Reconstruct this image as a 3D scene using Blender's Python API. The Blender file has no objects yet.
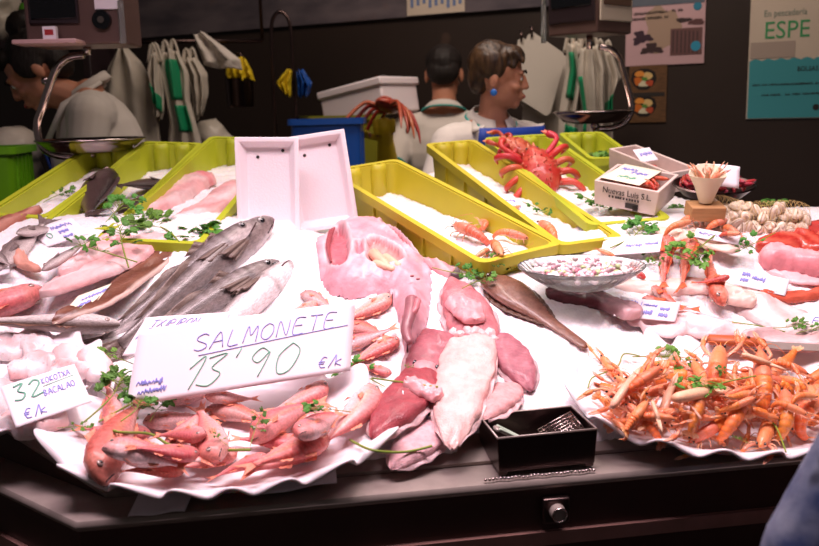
import bpy, math, random
import numpy as np
from mathutils import Vector, Matrix, Euler
random.seed(7); np.random.seed(7)
S = bpy.context.scene
COL = S.collection
PI = math.pi

# ------------------------------------------------------------------ camera, world, lights, exposure
F_PX, PITCH, ROLL = 878.0, math.radians(10.5), math.radians(1.5)
CAM = np.array([0, 0, 1.5])
cd = bpy.data.cameras.new('camera'); cam = bpy.data.objects.new('camera', cd); COL.objects.link(cam)
cd.sensor_width = 36; cd.lens = F_PX / 819 * 36; cd.clip_start = .05
cam.matrix_world = Matrix.Translation((0, 0, 1.5)) @ Matrix.Rotation(PI / 2 - PITCH, 4, 'X') @ Matrix.Rotation(-ROLL, 4, 'Z')
cd.dof.use_dof = True; cd.dof.focus_distance = 1.65; cd.dof.aperture_fstop = 5.0
S.camera = cam
W = bpy.data.worlds.new('world'); S.world = W; W.use_nodes = True
W.node_tree.nodes['Background'].inputs[0].default_value = (1, .84, .8, 1)
W.node_tree.nodes['Background'].inputs[1].default_value = .05
def area(name, loc, aim, size, power, col, spread=130):
    l = bpy.data.lights.new(name, 'AREA'); l.shape = 'RECTANGLE'; l.size, l.size_y = size
    l.energy = power; l.color = col; l.spread = math.radians(spread)
    o = bpy.data.objects.new(name, l); COL.objects.link(o); o.location = loc
    o.rotation_euler = (Vector(aim) - Vector(loc)).to_track_quat('-Z', 'Y').to_euler()
    return o
area('display_lamp_left', (-.5, 1.16, 2.66), (-.45, 1.42, 1), (1.1, .3), 13, (1, .765, .86), 112)
area('display_lamp_right', (.62, 1.22, 2.66), (.62, 1.55, 1), (1.1, .3), 13, (1, .80, .85), 112)
area('display_lamp_back', (.1, 2.15, 2.95), (.15, 2.15, 1.2), (2.2, .2), 6.5, (1, .88, .80), 95)
area('stall_ceiling_lamp', (.3, 2.6, 3.1), (.4, 4.2, 1.2), (1.8, .3), 17, (1, .80, .68), 150)
vs = S.view_settings
vs.view_transform = 'Standard'; vs.look = 'None'; vs.gamma = 1; vs.use_curve_mapping = False; vs.exposure = .22

# ------------------------------------------------------------------ helpers
def lin(c):
    if isinstance(c, str):
        c = [int(c[i:i + 2], 16) / 255 for i in (0, 2, 4)]
        c = [x / 12.92 if x <= .04045 else ((x + .055) / 1.055) ** 2.4 for x in c]
    return tuple(c)
def ray(x, y):
    a, b = (x - 409.5) / F_PX, (y - 273) / F_PX
    u = a * math.cos(ROLL) - b * math.sin(ROLL); v = a * math.sin(ROLL) + b * math.cos(ROLL)
    return np.array([u, math.cos(PITCH) - v * math.sin(PITCH), -math.sin(PITCH) - v * math.cos(PITCH)])
def at(x, y, Y):                      # world point seen at that pixel, at distance Y
    d = ray(x, y); return Vector(CAM + d * (Y / d[1]))
def atz(x, y, z):
    d = ray(x, y); return Vector(CAM + d * ((z - 1.5) / d[2]))
_A, _B = atz(306, 502, .95), atz(790, 458, .95)
KL = (_B.y - _A.y) / (_B.x - _A.x); ANG = math.atan(KL)
O0 = np.array([0, _A.y - KL * _A.x, .95])
SL = math.atan(.25)
EX = np.array([math.cos(ANG), math.sin(ANG), 0]); N0 = np.array([-math.sin(ANG), math.cos(ANG), 0])
EY = N0 * math.cos(SL) + np.array([0, 0, math.sin(SL)]); EZ = np.cross(EX, EY)
BED = Matrix(((EX[0], EY[0], EZ[0], O0[0]), (EX[1], EY[1], EZ[1], O0[1]), (EX[2], EY[2], EZ[2], O0[2]), (0, 0, 0, 1)))
BEDI = BED.inverted()
def P(x, y, h=0):                     # bed coordinates (x along the lip, y up the slope) at height h over the bed
    d = ray(x, y); s = ((O0 - CAM) @ EZ + h) / (d @ EZ); q = CAM + s * d - O0
    return Vector((q @ EX, q @ EY, h))
def pnoise(x, y, s=0):
    return (math.sin(x * 1.7 + s) * math.cos(y * 2.3 - s * 1.3) + .5 * math.sin(x * 3.9 + y * 3.1 + s * 2.1) + .35 * math.sin(x * 7.3 - y * 6.1 + s)) / 1.85

class MB:
    def __init__(self): self.v, self.f, self.c = [], [], []
    def add(self, vs, fs, col=(1, 1, 1)):
        b = len(self.v); self.v += [tuple(p) for p in vs]; self.f += [tuple(i + b for i in f) for f in fs]
        if len(col) == 3 and not hasattr(col[0], '__len__'): col = [col] * len(vs)
        self.c += [tuple(c[:3]) for c in col]; return self
    def rings(self, rings, col=(1, 1, 1), cap=True, closed=True):
        n, m = len(rings), len(rings[0]); vs = [p for r in rings for p in r]
        if callable(col): cols = [col(i, j) for i in range(n) for j in range(m)]
        else: cols = [col] * (n * m)
        fs = []
        for i in range(n - 1):
            for j in range(m if closed else m - 1):
                k = (j + 1) % m; fs.append((i * m + j, i * m + k, (i + 1) * m + k, (i + 1) * m + j))
        if cap and closed:
            fs.append(tuple(range(m - 1, -1, -1))); fs.append(tuple((n - 1) * m + j for j in range(m)))
        return self.add(vs, fs, cols)
    def tube(self, pts, rad, seg=8, col=(1, 1, 1), flat=1.0, up=None):
        pts = [Vector(p) for p in pts]; n = len(pts)
        if not hasattr(rad, '__len__'): rad = [rad] * n
        rs = []; u = Vector(up) if up else None
        for i in range(n):
            t = (pts[min(i + 1, n - 1)] - pts[max(i - 1, 0)])
            t = t.normalized() if t.length > 1e-9 else Vector((1, 0, 0))
            if u is None: u = t.orthogonal()
            u = (u - t * u.dot(t)); u = u.normalized() if u.length > 1e-6 else t.orthogonal().normalized()
            w = t.cross(u)
            rs.append([pts[i] + (u * math.cos(2 * PI * j / seg) * flat + w * math.sin(2 * PI * j / seg)) * rad[i] for j in range(seg)])
        return self.rings(rs, col)
    def cap(self, a, b, ra, rb, seg=14, col=(1, 1, 1)):   # tapered capsule
        a, b = Vector(a), Vector(b); d = (b - a); d = d.normalized() if d.length > 1e-9 else Vector((0, 0, 1))
        pts, rr = [], []
        for k in range(5): t = -PI / 2 + k * PI / 2 / 4; pts.append(a + d * ra * math.sin(t)); rr.append(max(ra * math.cos(t), ra * .04))
        for k in range(5): t = k * PI / 2 / 4; pts.append(b + d * rb * math.sin(t)); rr.append(max(rb * math.cos(t), rb * .04))
        u = d.orthogonal(); rs = []; w = d.cross(u.normalized()); u = u.normalized()
        for p, r in zip(pts, rr): rs.append([p + (u * math.cos(2 * PI * j / seg) + w * math.sin(2 * PI * j / seg)) * r for j in range(seg)])
        return self.rings(rs, col)
    def ell(self, c, r, rot=None, u=16, v=10, col=(1, 1, 1), noise=0, seed=0):
        c = Vector(c); R = Euler(rot).to_matrix() if rot else Matrix.Identity(3); rs = []
        for i in range(v + 1):
            t = PI * i / v; s = max(math.sin(t), .02); ring = []
            for j in range(u):
                a = 2 * PI * j / u; q = Vector((s * math.cos(a), s * math.sin(a), math.cos(t)))
                k = 1 + noise * pnoise(q.x * 3 + seed, q.y * 3 + q.z * 2, seed)
                ring.append(c + R @ Vector((q.x * r[0] * k, q.y * r[1] * k, q.z * r[2] * k)))
            rs.append(ring)
        return self.rings(list(reversed(rs)), col)
    def box(self, c, s, M=None, col=(1, 1, 1)):
        vs = [Vector((c[0] + i * s[0] / 2, c[1] + j * s[1] / 2, c[2] + k * s[2] / 2)) for i in (-1, 1) for j in (-1, 1) for k in (-1, 1)]
        if M is not None: vs = [M @ v for v in vs]
        return self.add(vs, [(0, 1, 3, 2), (4, 6, 7, 5), (0, 4, 5, 1), (2, 3, 7, 6), (0, 2, 6, 4), (1, 5, 7, 3)], col)
    def grid(self, fn, nu, nv, col=(1, 1, 1), cond=None):  # fn(u,v) -> point; col may be fn(u,v)
        vs, cs = [], []
        for j in range(nv + 1):
            for i in range(nu + 1):
                vs.append(fn(i / nu, j / nv)); cs.append(col(i / nu, j / nv) if callable(col) else col)
        fs = []
        for j in range(nv):
            for i in range(nu):
                if cond and not cond((i + .5) / nu, (j + .5) / nv): continue
                a = j * (nu + 1) + i; fs.append((a, a + 1, a + nu + 2, a + nu + 1))
        return self.add(vs, fs, cs)
    def prism(self, poly, z0, z1, col=(1, 1, 1)):
        n = len(poly); vs = [(p[0], p[1], z0) for p in poly] + [(p[0], p[1], z1 if len(p) < 3 else p[2]) for p in poly]
        return self.add(vs, [tuple(range(n - 1, -1, -1)), tuple(range(n, 2 * n))] + [(i, (i + 1) % n, n + (i + 1) % n, n + i) for i in range(n)], col)
    def mesh(self, name, smooth=True):
        me = bpy.data.meshes.new(name); me.from_pydata(self.v, [], self.f); me.update()
        ca = me.color_attributes.new('Col', 'FLOAT_COLOR', 'POINT')
        ca.data.foreach_set('color', np.array([c + (1.0,) for c in self.c], dtype=np.float32).ravel())
        if smooth: me.polygons.foreach_set('use_smooth', np.ones(len(me.polygons), dtype=bool))
        return me
    def build(self, name, m, parent=None, smooth=True, bevel=0, solid=0, M=None, sub=0, edge=None):
        me = self.mesh(name, smooth); o = bpy.data.objects.new(name, me); COL.objects.link(o); me.materials.append(m)
        if parent: o.parent = parent
        if M is not None: o.matrix_basis = M
        if sub: md = o.modifiers.new('s', 'SUBSURF'); md.levels = md.render_levels = sub
        if solid: md = o.modifiers.new('t', 'SOLIDIFY'); md.thickness = solid; md.offset = 0
        if bevel:
            md = o.modifiers.new('b', 'BEVEL'); md.width = bevel; md.segments = 2; md.limit_method = 'ANGLE'; md.angle_limit = math.radians(40)
        if smooth and (bevel or edge):
            me.set_sharp_from_angle(angle=math.radians(edge or 40))
        return o
def blend(mb, name, m, parent=None, voxel=.006, it=6, M=None):     # overlapping solids -> one continuous skin
    o = mb.build(name, m); md = o.modifiers.new('r', 'REMESH'); md.mode = 'VOXEL'; md.voxel_size = voxel; md.use_smooth_shade = True
    if it: md = o.modifiers.new('s', 'SMOOTH'); md.iterations = it; md.factor = .5
    dg = bpy.context.evaluated_depsgraph_get(); me = bpy.data.meshes.new_from_object(o.evaluated_get(dg))
    me.name = name; old = o.data; o.modifiers.clear(); o.data = me; bpy.data.meshes.remove(old)
    if not me.materials: me.materials.append(m)
    if parent: o.parent = parent
    if M is not None: o.matrix_basis = M
    return o
def tag(o, label=None, cat=None, group=None, kind=None):
    if label: o['label'] = label
    if cat: o['category'] = cat
    if group: o['group'] = group
    if kind: o['kind'] = kind
    return o
def thing(name, label, cat, M=None, group=None):
    o = bpy.data.objects.new(name, None); COL.objects.link(o); o.empty_display_size = .03
    if M is not None: o.matrix_basis = M
    return tag(o, label, cat, group)
def dup(root):
    r = root.copy(); COL.objects.link(r)
    for k in ('label', 'group'):
        if k in r: del r[k]
    for ch in root.children:
        c = ch.copy(); COL.objects.link(c); c.parent = r; c.matrix_parent_inverse = ch.matrix_parent_inverse
        for g in ch.children:
            d = g.copy(); COL.objects.link(d); d.parent = c
    return r
T3 = Matrix.Translation
def RX(a): return Matrix.Rotation(math.radians(a), 4, 'X')
def RY(a): return Matrix.Rotation(math.radians(a), 4, 'Y')
def RZ(a): return Matrix.Rotation(math.radians(a), 4, 'Z')
def fr(o, x, y, z):                   # matrix from origin and axes
    return Matrix(((x[0], y[0], z[0], o[0]), (x[1], y[1], z[1], o[1]), (x[2], y[2], z[2], o[2]), (0, 0, 0, 1)))
def smooth_pts(pts, n=6):
    pts = [Vector(p) for p in pts]; out = []
    for i in range(len(pts) - 1):
        a, b, c, d = pts[max(i - 1, 0)], pts[i], pts[i + 1], pts[min(i + 2, len(pts) - 1)]
        for k in range(n):
            t = k / n; out.append(.5 * ((2 * b) + (c - a) * t + (2 * a - 5 * b + 4 * c - d) * t * t + (3 * b - a - 3 * c + d) * t ** 3))
    return out + [pts[-1]]

# ------------------------------------------------------------------ materials
def mat(name, col=None, rough=.5, metal=0, noise=None, bump=None, coat=0, sss=0, trans=0, ior=1.45, spec=.5, vary=0, col2=None, emit=None, aniso=None, sheen=0, speck=None, coord='Object', hue=0):
    m = bpy.data.materials.new(name); m.use_nodes = True; nt = m.node_tree; N, L = nt.nodes, nt.links; b = N['Principled BSDF']
    def setv(k, v): b.inputs[k].default_value = v
    setv('Roughness', rough); setv('Metallic', metal); setv('IOR', ior); setv('Specular IOR Level', spec)
    setv('Coat Weight', coat); setv('Coat Roughness', .12); setv('Transmission Weight', trans); setv('Sheen Weight', sheen)
    if sss: setv('Subsurface Weight', sss); setv('Subsurface Radius', (1, .5, .35)); setv('Subsurface Scale', .006)
    tc = N.new('ShaderNodeTexCoord')
    def nz(scale, detail=4, stretch=None):
        n = N.new('ShaderNodeTexNoise'); n.inputs['Scale'].default_value = scale; n.inputs['Detail'].default_value = detail
        if stretch:
            mp = N.new('ShaderNodeMapping'); mp.inputs['Scale'].default_value = stretch; L.new(tc.outputs[coord], mp.inputs[0]); L.new(mp.outputs[0], n.inputs[0])
        else: L.new(tc.outputs[coord], n.inputs[0])
        return n
    if col is None:
        a = N.new('ShaderNodeAttribute'); a.attribute_name = 'Col'; cur = a.outputs['Color']
    else:
        r = N.new('ShaderNodeRGB'); r.outputs[0].default_value = lin(col) + (1,); cur = r.outputs[0]
    def mixc(fac, A, B, mode='MIX'):
        x = N.new('ShaderNodeMix'); x.data_type = 'RGBA'; x.blend_type = mode
        if isinstance(fac, (int, float)): x.inputs[0].default_value = fac
        else: L.new(fac, x.inputs[0])
        for k, q in ((6, A), (7, B)):
            if isinstance(q, tuple): x.inputs[k].default_value = q + (1,) if len(q) == 3 else q
            else: L.new(q, x.inputs[k])
        return x.outputs[2]
    if noise:                                  # (scale, amount[, stretch]) mottled towards col2 or darker
        n = nz(noise[0], 5, noise[2] if len(noise) > 2 else None); mr = N.new('ShaderNodeMapRange'); mr.inputs[1].default_value = .38; mr.inputs[2].default_value = .68; mr.inputs[4].default_value = noise[1]
        L.new(n.outputs[0], mr.inputs[0])
        if col2: cur = mixc(mr.outputs[0], cur, lin(col2))
        else: cur = mixc(mr.outputs[0], cur, (.35, .35, .35), 'MULTIPLY')
    if speck:                                  # (scale, threshold, colour, amount)
        vo = nz(speck[0], 2); gt = N.new('ShaderNodeMapRange'); gt.inputs[1].default_value = speck[1]; gt.inputs[2].default_value = speck[1] + .06; gt.inputs[4].default_value = speck[3]
        L.new(vo.outputs[0], gt.inputs[0]); cur = mixc(gt.outputs[0], cur, lin(speck[2]))
    if vary or hue:
        oi = N.new('ShaderNodeObjectInfo'); hs = N.new('ShaderNodeHueSaturation')
        mr = N.new('ShaderNodeMapRange'); mr.inputs[3].default_value = 1 - vary; mr.inputs[4].default_value = 1 + vary; L.new(oi.outputs['Random'], mr.inputs[0]); L.new(mr.outputs[0], hs.inputs['Value'])
        if hue:
            m2 = N.new('ShaderNodeMapRange'); m2.inputs[3].default_value = .5 - hue; m2.inputs[4].default_value = .5 + hue
            mm = N.new('ShaderNodeMath'); mm.operation = 'FRACT'; mu = N.new('ShaderNodeMath'); mu.operation = 'MULTIPLY'; mu.inputs[1].default_value = 7.31
            L.new(oi.outputs['Random'], mu.inputs[0]); L.new(mu.outputs[0], mm.inputs[0]); L.new(mm.outputs[0], m2.inputs[0]); L.new(m2.outputs[0], hs.inputs['Hue'])
        L.new(cur, hs.inputs['Color']); cur = hs.outputs[0]
    L.new(cur, b.inputs['Base Color'])
    if bump:
        n = nz(bump[0], 4, bump[2] if len(bump) > 2 else None); bp = N.new('ShaderNodeBump'); bp.inputs['Strength'].default_value = bump[1]; bp.inputs['Distance'].default_value = .004
        L.new(n.outputs[0], bp.inputs['Height']); L.new(bp.outputs[0], b.inputs['Normal'])
    if emit: setv('Emission Color', lin(emit[0]) + (1,)); setv('Emission Strength', emit[1])
    return m
M = {}
M['wall'] = mat('wall_laminate', '30241e', .55, noise=(1.3, .5), bump=(60, .05), speck=(7, .72, '5a4438', .35))
M['floor'] = mat('floor_tile', '3a302c', .5, noise=(6, .4))
M['steel'] = mat('brushed_steel', 'a4968f', .36, .35, noise=(30, .25, (1, 1, 1)), bump=(220, .06, (1, 14, 14)))
M['steel_dark'] = mat('dark_steel', '5a4a48', .3, 1, bump=(160, .06))
M['chrome'] = mat('chrome', 'b8a8a4', .16, 1)
M['fascia'] = mat('counter_fascia', '48302c', .35, noise=(9, .3))
M['strip'] = mat('counter_strip', 'a87c74', .4, noise=(14, .4))
M['ice'] = mat('crushed_ice', 'f4eef0', .3, noise=(55, .14), bump=(150, .9), sss=.25, spec=.6)
M['crate'] = mat('lime_crate_plastic', 'b2ba2a', .5, noise=(9, .12), sss=.15, speck=(5, .7, '8a8e10', .4))
M['crate_y'] = mat('yellow_crate_plastic', 'c2b42c', .5, noise=(9, .12), sss=.15, speck=(5, .7, '9a900c', .4))
M['crate_g'] = mat('green_crate_plastic', '6fb312', .45, noise=(9, .12))
M['poly'] = mat('polystyrene', 'efe2e6', .7, bump=(240, .25), sss=.1)
M['paper'] = mat('card_paper', 'f6ecf2', .65, noise=(6, .05), bump=(25, .12))
M['paper_cream'] = mat('cream_card', 'efe6cc', .65, noise=(6, .06))
M['ink'] = mat('blue_marker', '9090d8', .6)
M['ink_g'] = mat('green_marker', '74b49a', .6)
M['ink_k'] = mat('black_print', '2c2622', .6)
M['flesh'] = mat('wet_flesh', None, .4, noise=(26, .35), bump=(90, .4), coat=.12, sss=.12, vary=.08)
M['skin_fish'] = mat('wet_fish_skin', None, .24, noise=(40, .45), bump=(160, .35), coat=.25, vary=.1, hue=.008)
M['hake_skin'] = mat('hake_skin', None, .28, noise=(55, .55, (1, 2.5, 2.5)), bump=(170, .4), coat=.25, vary=.08)
M['squid'] = mat('squid_skin', None, .36, noise=(18, .35), bump=(70, .5), coat=.15, sss=.2, speck=(95, .66, 'a0485a', .35))
M['shell'] = mat('crustacean_shell', None, .3, noise=(60, .3), bump=(130, .35), coat=.3, sss=.1, vary=.1, hue=.012)
M['eye'] = mat('wet_eye', None, .08, coat=1)
M['fin'] = mat('fish_fin', None, .35, noise=(60, .35), bump=(120, .4))
M['dish'] = mat('white_dish', 'f2e8ec', .25, noise=(4, .04), sss=.1)
M['leaf'] = mat('parsley_leaf', '5c9434', .45, noise=(60, .5), bump=(120, .4), vary=.2, hue=.02)
M['stem'] = mat('parsley_stem', '7c8f34', .5)
M['skin'] = mat('human_skin', 'c08468', .5, noise=(14, .15), sss=.15)
M['hair_dark'] = mat('dark_hair', '1a100c', .65, noise=(40, .5, (1, 1, .2)), bump=(110, .9, (1, 1, .15)))
M['hair_streak'] = mat('streaked_hair', '24150c', .45, noise=(38, .55, (2.2, 1, .35)), col2='6a4c2e', bump=(110, .9, (1, 1, .2)))
M['white_cloth'] = mat('white_cotton', 'cfc6bd', .85, noise=(6, .12), bump=(14, .6))
M['teal'] = mat('teal_piping', '2f9a90', .7)
M['blue_cloth'] = mat('blue_apron', '1c3f9c', .55, bump=(10, .4))
M['trouser'] = mat('dark_trousers', '2a2a34', .8)
M['bag'] = mat('white_bag_plastic', 'c9c0b2', .4, noise=(9, .2), bump=(16, 1.0), sss=.05)
M['bag_g'] = mat('green_bag_print', '1c8a5c', .4, bump=(16, 1.0))
M['board'] = mat('white_board', 'cfc7bb', .5, noise=(5, .1))
M['scale_body'] = mat('scale_housing', '6d544e', .35, .2, noise=(8, .3))
M['scale_dark'] = mat('scale_frame', '2c2024', .4)
M['screen'] = mat('scale_screen', '0c0e12', .12, coat=.4)
M['yellow'] = mat('yellow_rubber', 'd8bc20', .5, bump=(20, .4))
M['blue_plastic'] = mat('blue_plastic', '154a9a', .4)
M['glass'] = mat('pressed_glass', 'f0f6f4', .06, trans=.92, ior=1.45)
M['mesh_net'] = mat('net_bag', 'd8b878', .6)
M['clam'] = mat('clam_shell', None, .4, noise=(5, .3), bump=(30, .15, (1, 1, 6)), vary=.12)
M['wood'] = mat('orange_brown_wood', 'b0552c', .45, noise=(20, .35, (1, 8, 8)))
M['teal_sea'] = mat('printed_teal', '3f97a0', .6)
M['printg'] = mat('printed_green', '3f9a62', .6)
M['posterw'] = mat('poster_paper', 'cfc0ae', .6, noise=(5, .1))
M['posterp'] = mat('pink_poster_paper', 'c8a4a8', .6, noise=(5, .1))
M['mural'] = mat('mural_print', '6e6468', .5, noise=(3.2, .7, (1, 1, 3)), col2='2e2c38', speck=(4, .62, '6f5a54', .7))
M['paint'] = mat('printed_colours', None, .55)
M['pattern'] = mat('patterned_blouse', '2a3860', .85, noise=(11, .85), col2='a2a6b4', bump=(60, .3), speck=(17, .6, '0e1228', .8))
M['salad'] = mat('chopped_salad', None, .3, noise=(70, .3), coat=.4, bump=(150, .3))
M['tuna'] = mat('red_tuna', None, .25, noise=(22, .3, (1, 5, 5)), coat=.5, bump=(50, .3, (1, 6, 6)))

# ------------------------------------------------------------------ room
def MBmerge(self, o, Mx):
    b = len(self.v); self.v += [tuple(Mx @ Vector(p)) for p in o.v]; self.f += [tuple(i + b for i in f) for f in o.f]; self.c += o.c; return self
MB.merge = MBmerge
def struct(o): return tag(o, kind='structure')
struct(MB().box((0, 2.2, -.05), (9, 8.5, .1)).build('floor', M['floor'], smooth=False))
struct(MB().box((0, 2.2, 3.25), (9, 8.5, .1)).build('ceiling', M['wall'], smooth=False))
WT = Vector((1, -.5, 0)).normalized(); WN = Vector((-.5, -1, 0)).normalized(); WO = Vector((0, 4.2, 0))   # back wall: tangent, normal to the room
def wallpt(px, py, off=0):
    d = Vector(ray(px, py)); c = Vector(CAM); s = ((WO + WN * off - c).dot(WN)) / d.dot(WN); return c + d * s
WALLM = fr(WO, WT, -WN, Vector((0, 0, 1)))            # local: x along wall, y into wall, z up
struct(MB().box((0, .06, 1.6), (9.5, .12, 3.2)).build('wall_back', M['wall'], smooth=False, M=WALLM))
def wl(px, py):                                        # wall-local (x,z)
    q = WALLM.inverted() @ wallpt(px, py); return q.x, q.z
def text(s, size, m, name, parent, Mx, align='LEFT', ext=.0004, xs=1):
    cu = bpy.data.curves.new(name, 'FONT'); cu.body = s; cu.size = size; cu.align_x = align; cu.extrude = ext; cu.resolution_u = 3
    o = bpy.data.objects.new(name, cu); COL.objects.link(o)
    dg = bpy.context.evaluated_depsgraph_get(); me = bpy.data.meshes.new_from_object(o.evaluated_get(dg)); bpy.data.objects.remove(o)
    o = bpy.data.objects.new(name, me); COL.objects.link(o); me.materials.clear(); me.materials.append(m); o.parent = parent
    o.matrix_basis = Mx @ Matrix.Diagonal((xs, 1, 1, 1)); return o
def wtext(s, px, py, hpx, m, name, parent, off, xs=1):  # printed on a wall poster whose local frame is the wall's
    x, z = wl(px, py); h = abs(wl(px, py)[1] - wl(px, py - hpx)[1])
    return text(s, h / .72, m, name, parent, T3((x, -off, z)) @ RX(90), xs=xs)
def wrect(mb, x0, y0, x1, y1, off, th=.002, col=(1, 1, 1)):
    a, b = wl(x0, y0), wl(x1, y1); return mb.box(((a[0] + b[0]) / 2, -off, (a[1] + b[1]) / 2), (abs(b[0] - a[0]), th, abs(a[1] - b[1])), None, col)
# dark printed panel over the back
xa, za = wl(-120, 45); xb, zb = wl(566, 12)
o = MB().box(((xa + xb) / 2, -.012, 2.32), (xb - xa, .02, .8)).build('mural_panel', M['mural'], smooth=False, M=WALLM)
tag(o, 'long dark printed panel with rocky sea scene along the top of the back wall', 'mural')
t = thing('notice_sheet', 'pale notice with printed columns pinned to the dark mural at top centre', 'notice', WALLM)
wrect(MB(), 409, -14, 467, 12, .026).build('sheet', M['posterw'], t, smooth=False)
mb = MB()
for k in range(9): wrect(mb, 413 + k * 6, -10, 413 + k * 6 + 3.2, 8 - (k % 3) * 2, .0285, .001)
mb.build('print', mat('notice_print', '6a7fa8', .6), t, smooth=False)
# pink poster
t = thing('wall_poster', 'pink poster with fish, parchment and cutting board pictures on the dark wall', 'poster', WALLM)
wrect(MB(), 627, -12, 704, 63, .005, .003).build('sheet', M['posterp'], t, smooth=False)
wrect(MB(), 628, -12, 705, 2, .0075, .002).build('header_band', mat('poster_band', '5c6470', .6), t, smooth=False)
def blob(mb, px, py, rx, ry, off, col, seed=0, n=26, jag=.15, kx=1):
    x, z = wl(px, py); e = wl(px + 1, py); s = abs(e[0] - x); vs = [(x, -off, z)]
    for i in range(n):
        a = 2 * PI * i / n; r = 1 + jag * math.sin(3 * a + seed) + jag * .6 * math.sin(7 * a + seed * 2)
        vs.append((x + s * rx * r * math.cos(a), -off, z + s * ry * r * math.sin(a)))
    return mb.add(vs, [(0, 1 + i, 1 + (i + 1) % n) for i in range(n)], col)
mb = MB(); blob(mb, 662, 28, 17, 22, .0072, lin('a88f7c'), 1); blob(mb, 642, 38, 9, 6, .0076, lin('3a2634'), 2, jag=.3); blob(mb, 652, 49, 10, 5, .0078, lin('3c2a2c'), 3, jag=.3)
wrect(mb, 671, 29, 702, 54, .0076, .001, lin('6a4a48')); blob(mb, 684, 20, 8, 2.2, .008, lin('3a2c2c'), 1); blob(mb, 697, 22, 8, 3, .0082, lin('5c3c3c'), 4)
for k in range(7): wrect(mb, 673 + k * 4, 31, 674 + k * 4, 53, .0083, .0006, lin('4a3436'))
mb.build('picture', M['paint'], t, smooth=False)
blob(MB(), 698, 6, 4.2, 4.2, .0084, lin('2f7f9a'), 0, jag=0).build('blue_badge', M['paint'], t, smooth=False); blob(MB(), 696, 46, 5, 5, .0088, lin('2f8fb0'), 0, jag=0).build('blue_badge', M['paint'], t, smooth=False)
# illegible headline of the pink poster: two lines of small letter-like bars
def bars(mb, x0, y0, x1, y1, hpx, off, seed, m=.5):
    r = random.Random(seed); x = x0
    while x < x1 - 1:
        w = r.uniform(1.0, 2.2); yy = y0 + (y1 - y0) * (x - x0) / (x1 - x0)
        if r.random() > .14:
            wrect(mb, x, yy - hpx, x + .5, yy, off, .0006); wrect(mb, x, yy - hpx * r.uniform(.4, 1), x + w - .3, yy - hpx * r.uniform(0, .35), off, .0006)
        x += w + .25
mb = MB(); bars(mb, 631, 16, 684, 11, 2.6, .0086, 3); bars(mb, 631, 21, 670, 18, 2.6, .0086, 4)
mb.build('headline', M['ink_k'], t, smooth=False)
# small food poster
t = thing('food_poster', 'small poster with two pictures of prepared food below the pink poster', 'poster', WALLM)
wrect(MB(), 630, 66, 666, 122, .005, .003).build('sheet', mat('poster_brown', '6d4c2e', .6, noise=(30, .6, (1, 1, 6))), t, smooth=False)
mb = MB()
for cy in (79, 106):
    for k, (dx, dy, rx, ry, c) in enumerate([(0, 0, 13, 11, '1c1614'), (-5, 2, 5, 4, 'c86a24'), (4, -3, 5, 4, 'd8b878'), (0, 5, 5, 3, 'd8d0b0'), (-4, -5, 5, 3, 'e0903c'), (6, 4, 4, 3, 'b84a2c'), (1, 0, 3, 2, '5c8a3c')]):
        blob(mb, 644 + dx, cy + dy, rx, ry, .0068 + k * .0003, lin(c), k, n=10, jag=.12)
mb.build('picture', M['paint'], t, smooth=False)
wrect(MB(), 631, 93, 665, 96, .0070, .001).build('caption_band', M['ink_k'], t, smooth=False)
# white and teal poster, cut by the picture's edge
t = thing('wave_poster', 'white and teal poster reading ESPE with wave edge at the far right of the wall', 'poster', WALLM)
xl_, zl_ = wl(746, 119); MB().box((xl_ + .33, -.005, zl_ + .42), (.66, .003, .84)).build('sheet', M['posterw'], t, smooth=False)
x0, zb_ = xl_ + .002, zl_; x1 = xl_ + .658; zt = wl(750, 62)[1]; mb = MB(); n = 60
vs = []
for i in range(n + 1): x = x0 + .002 + (x1 - x0 - .004) * i / n; vs += [(x, -.0075, zb_ + .002), (x, -.0075, zt + .006 * abs(math.sin(i * PI / 4.2)) * 1.6)]
mb.add(vs, [(2 * i, 2 * i + 2, 2 * i + 3, 2 * i + 1) for i in range(n)]); mb.build('sea_band', M['teal_sea'], t, smooth=False)
wtext('En pescadería', 764, 17, 6.5, mat('printed_grey_green', '6f8478', .6), 'small_heading', t, .0076, .82)
wtext('ESPE', 763.5, 39, 17.5, M['printg'], 'large_heading', t, .0076, .92)
wtext('BOLSAS', 797, 71, 4.6, M['ink_k'], 'bold_line', t, .009, .9)
mb = MB(); bars(mb, 753, 86, 840, 83, 1.8, .009, 8); bars(mb, 762, 96, 840, 93, 1.8, .009, 9); mb.build('small_print', M['ink_k'], t, smooth=False)
mb = MB(); blob(mb, 816, 107, 3.4, 3.4, .0088, (.02, .02, .02), 0, jag=0); mb.build('round_mark', M['paint'], t, smooth=False)
mb = MB(); wrect(mb, 751, 43, 795, 57, .0078, .0008); mb.build('faded_patch', mat('poster_patch', 'ac9c90', .6), t, smooth=False)

# workbench along the back wall
bx = thing('workbench', 'dark steel workbench along the back wall behind the sellers', 'workbench', fr(at(300, 113, 4.0).xyz * Vector((1, 1, 0)), WT, -WN, Vector((0, 0, 1))))
MB().box((-.85, 0, .98), (2.2, .55, .04)).build('bench_top', M['steel_dark'], bx, bevel=.004)
MB().box((-.85, .03, .48), (2.1, .48, .92)).build('cabinet', M['fascia'], bx, bevel=.004)

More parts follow.
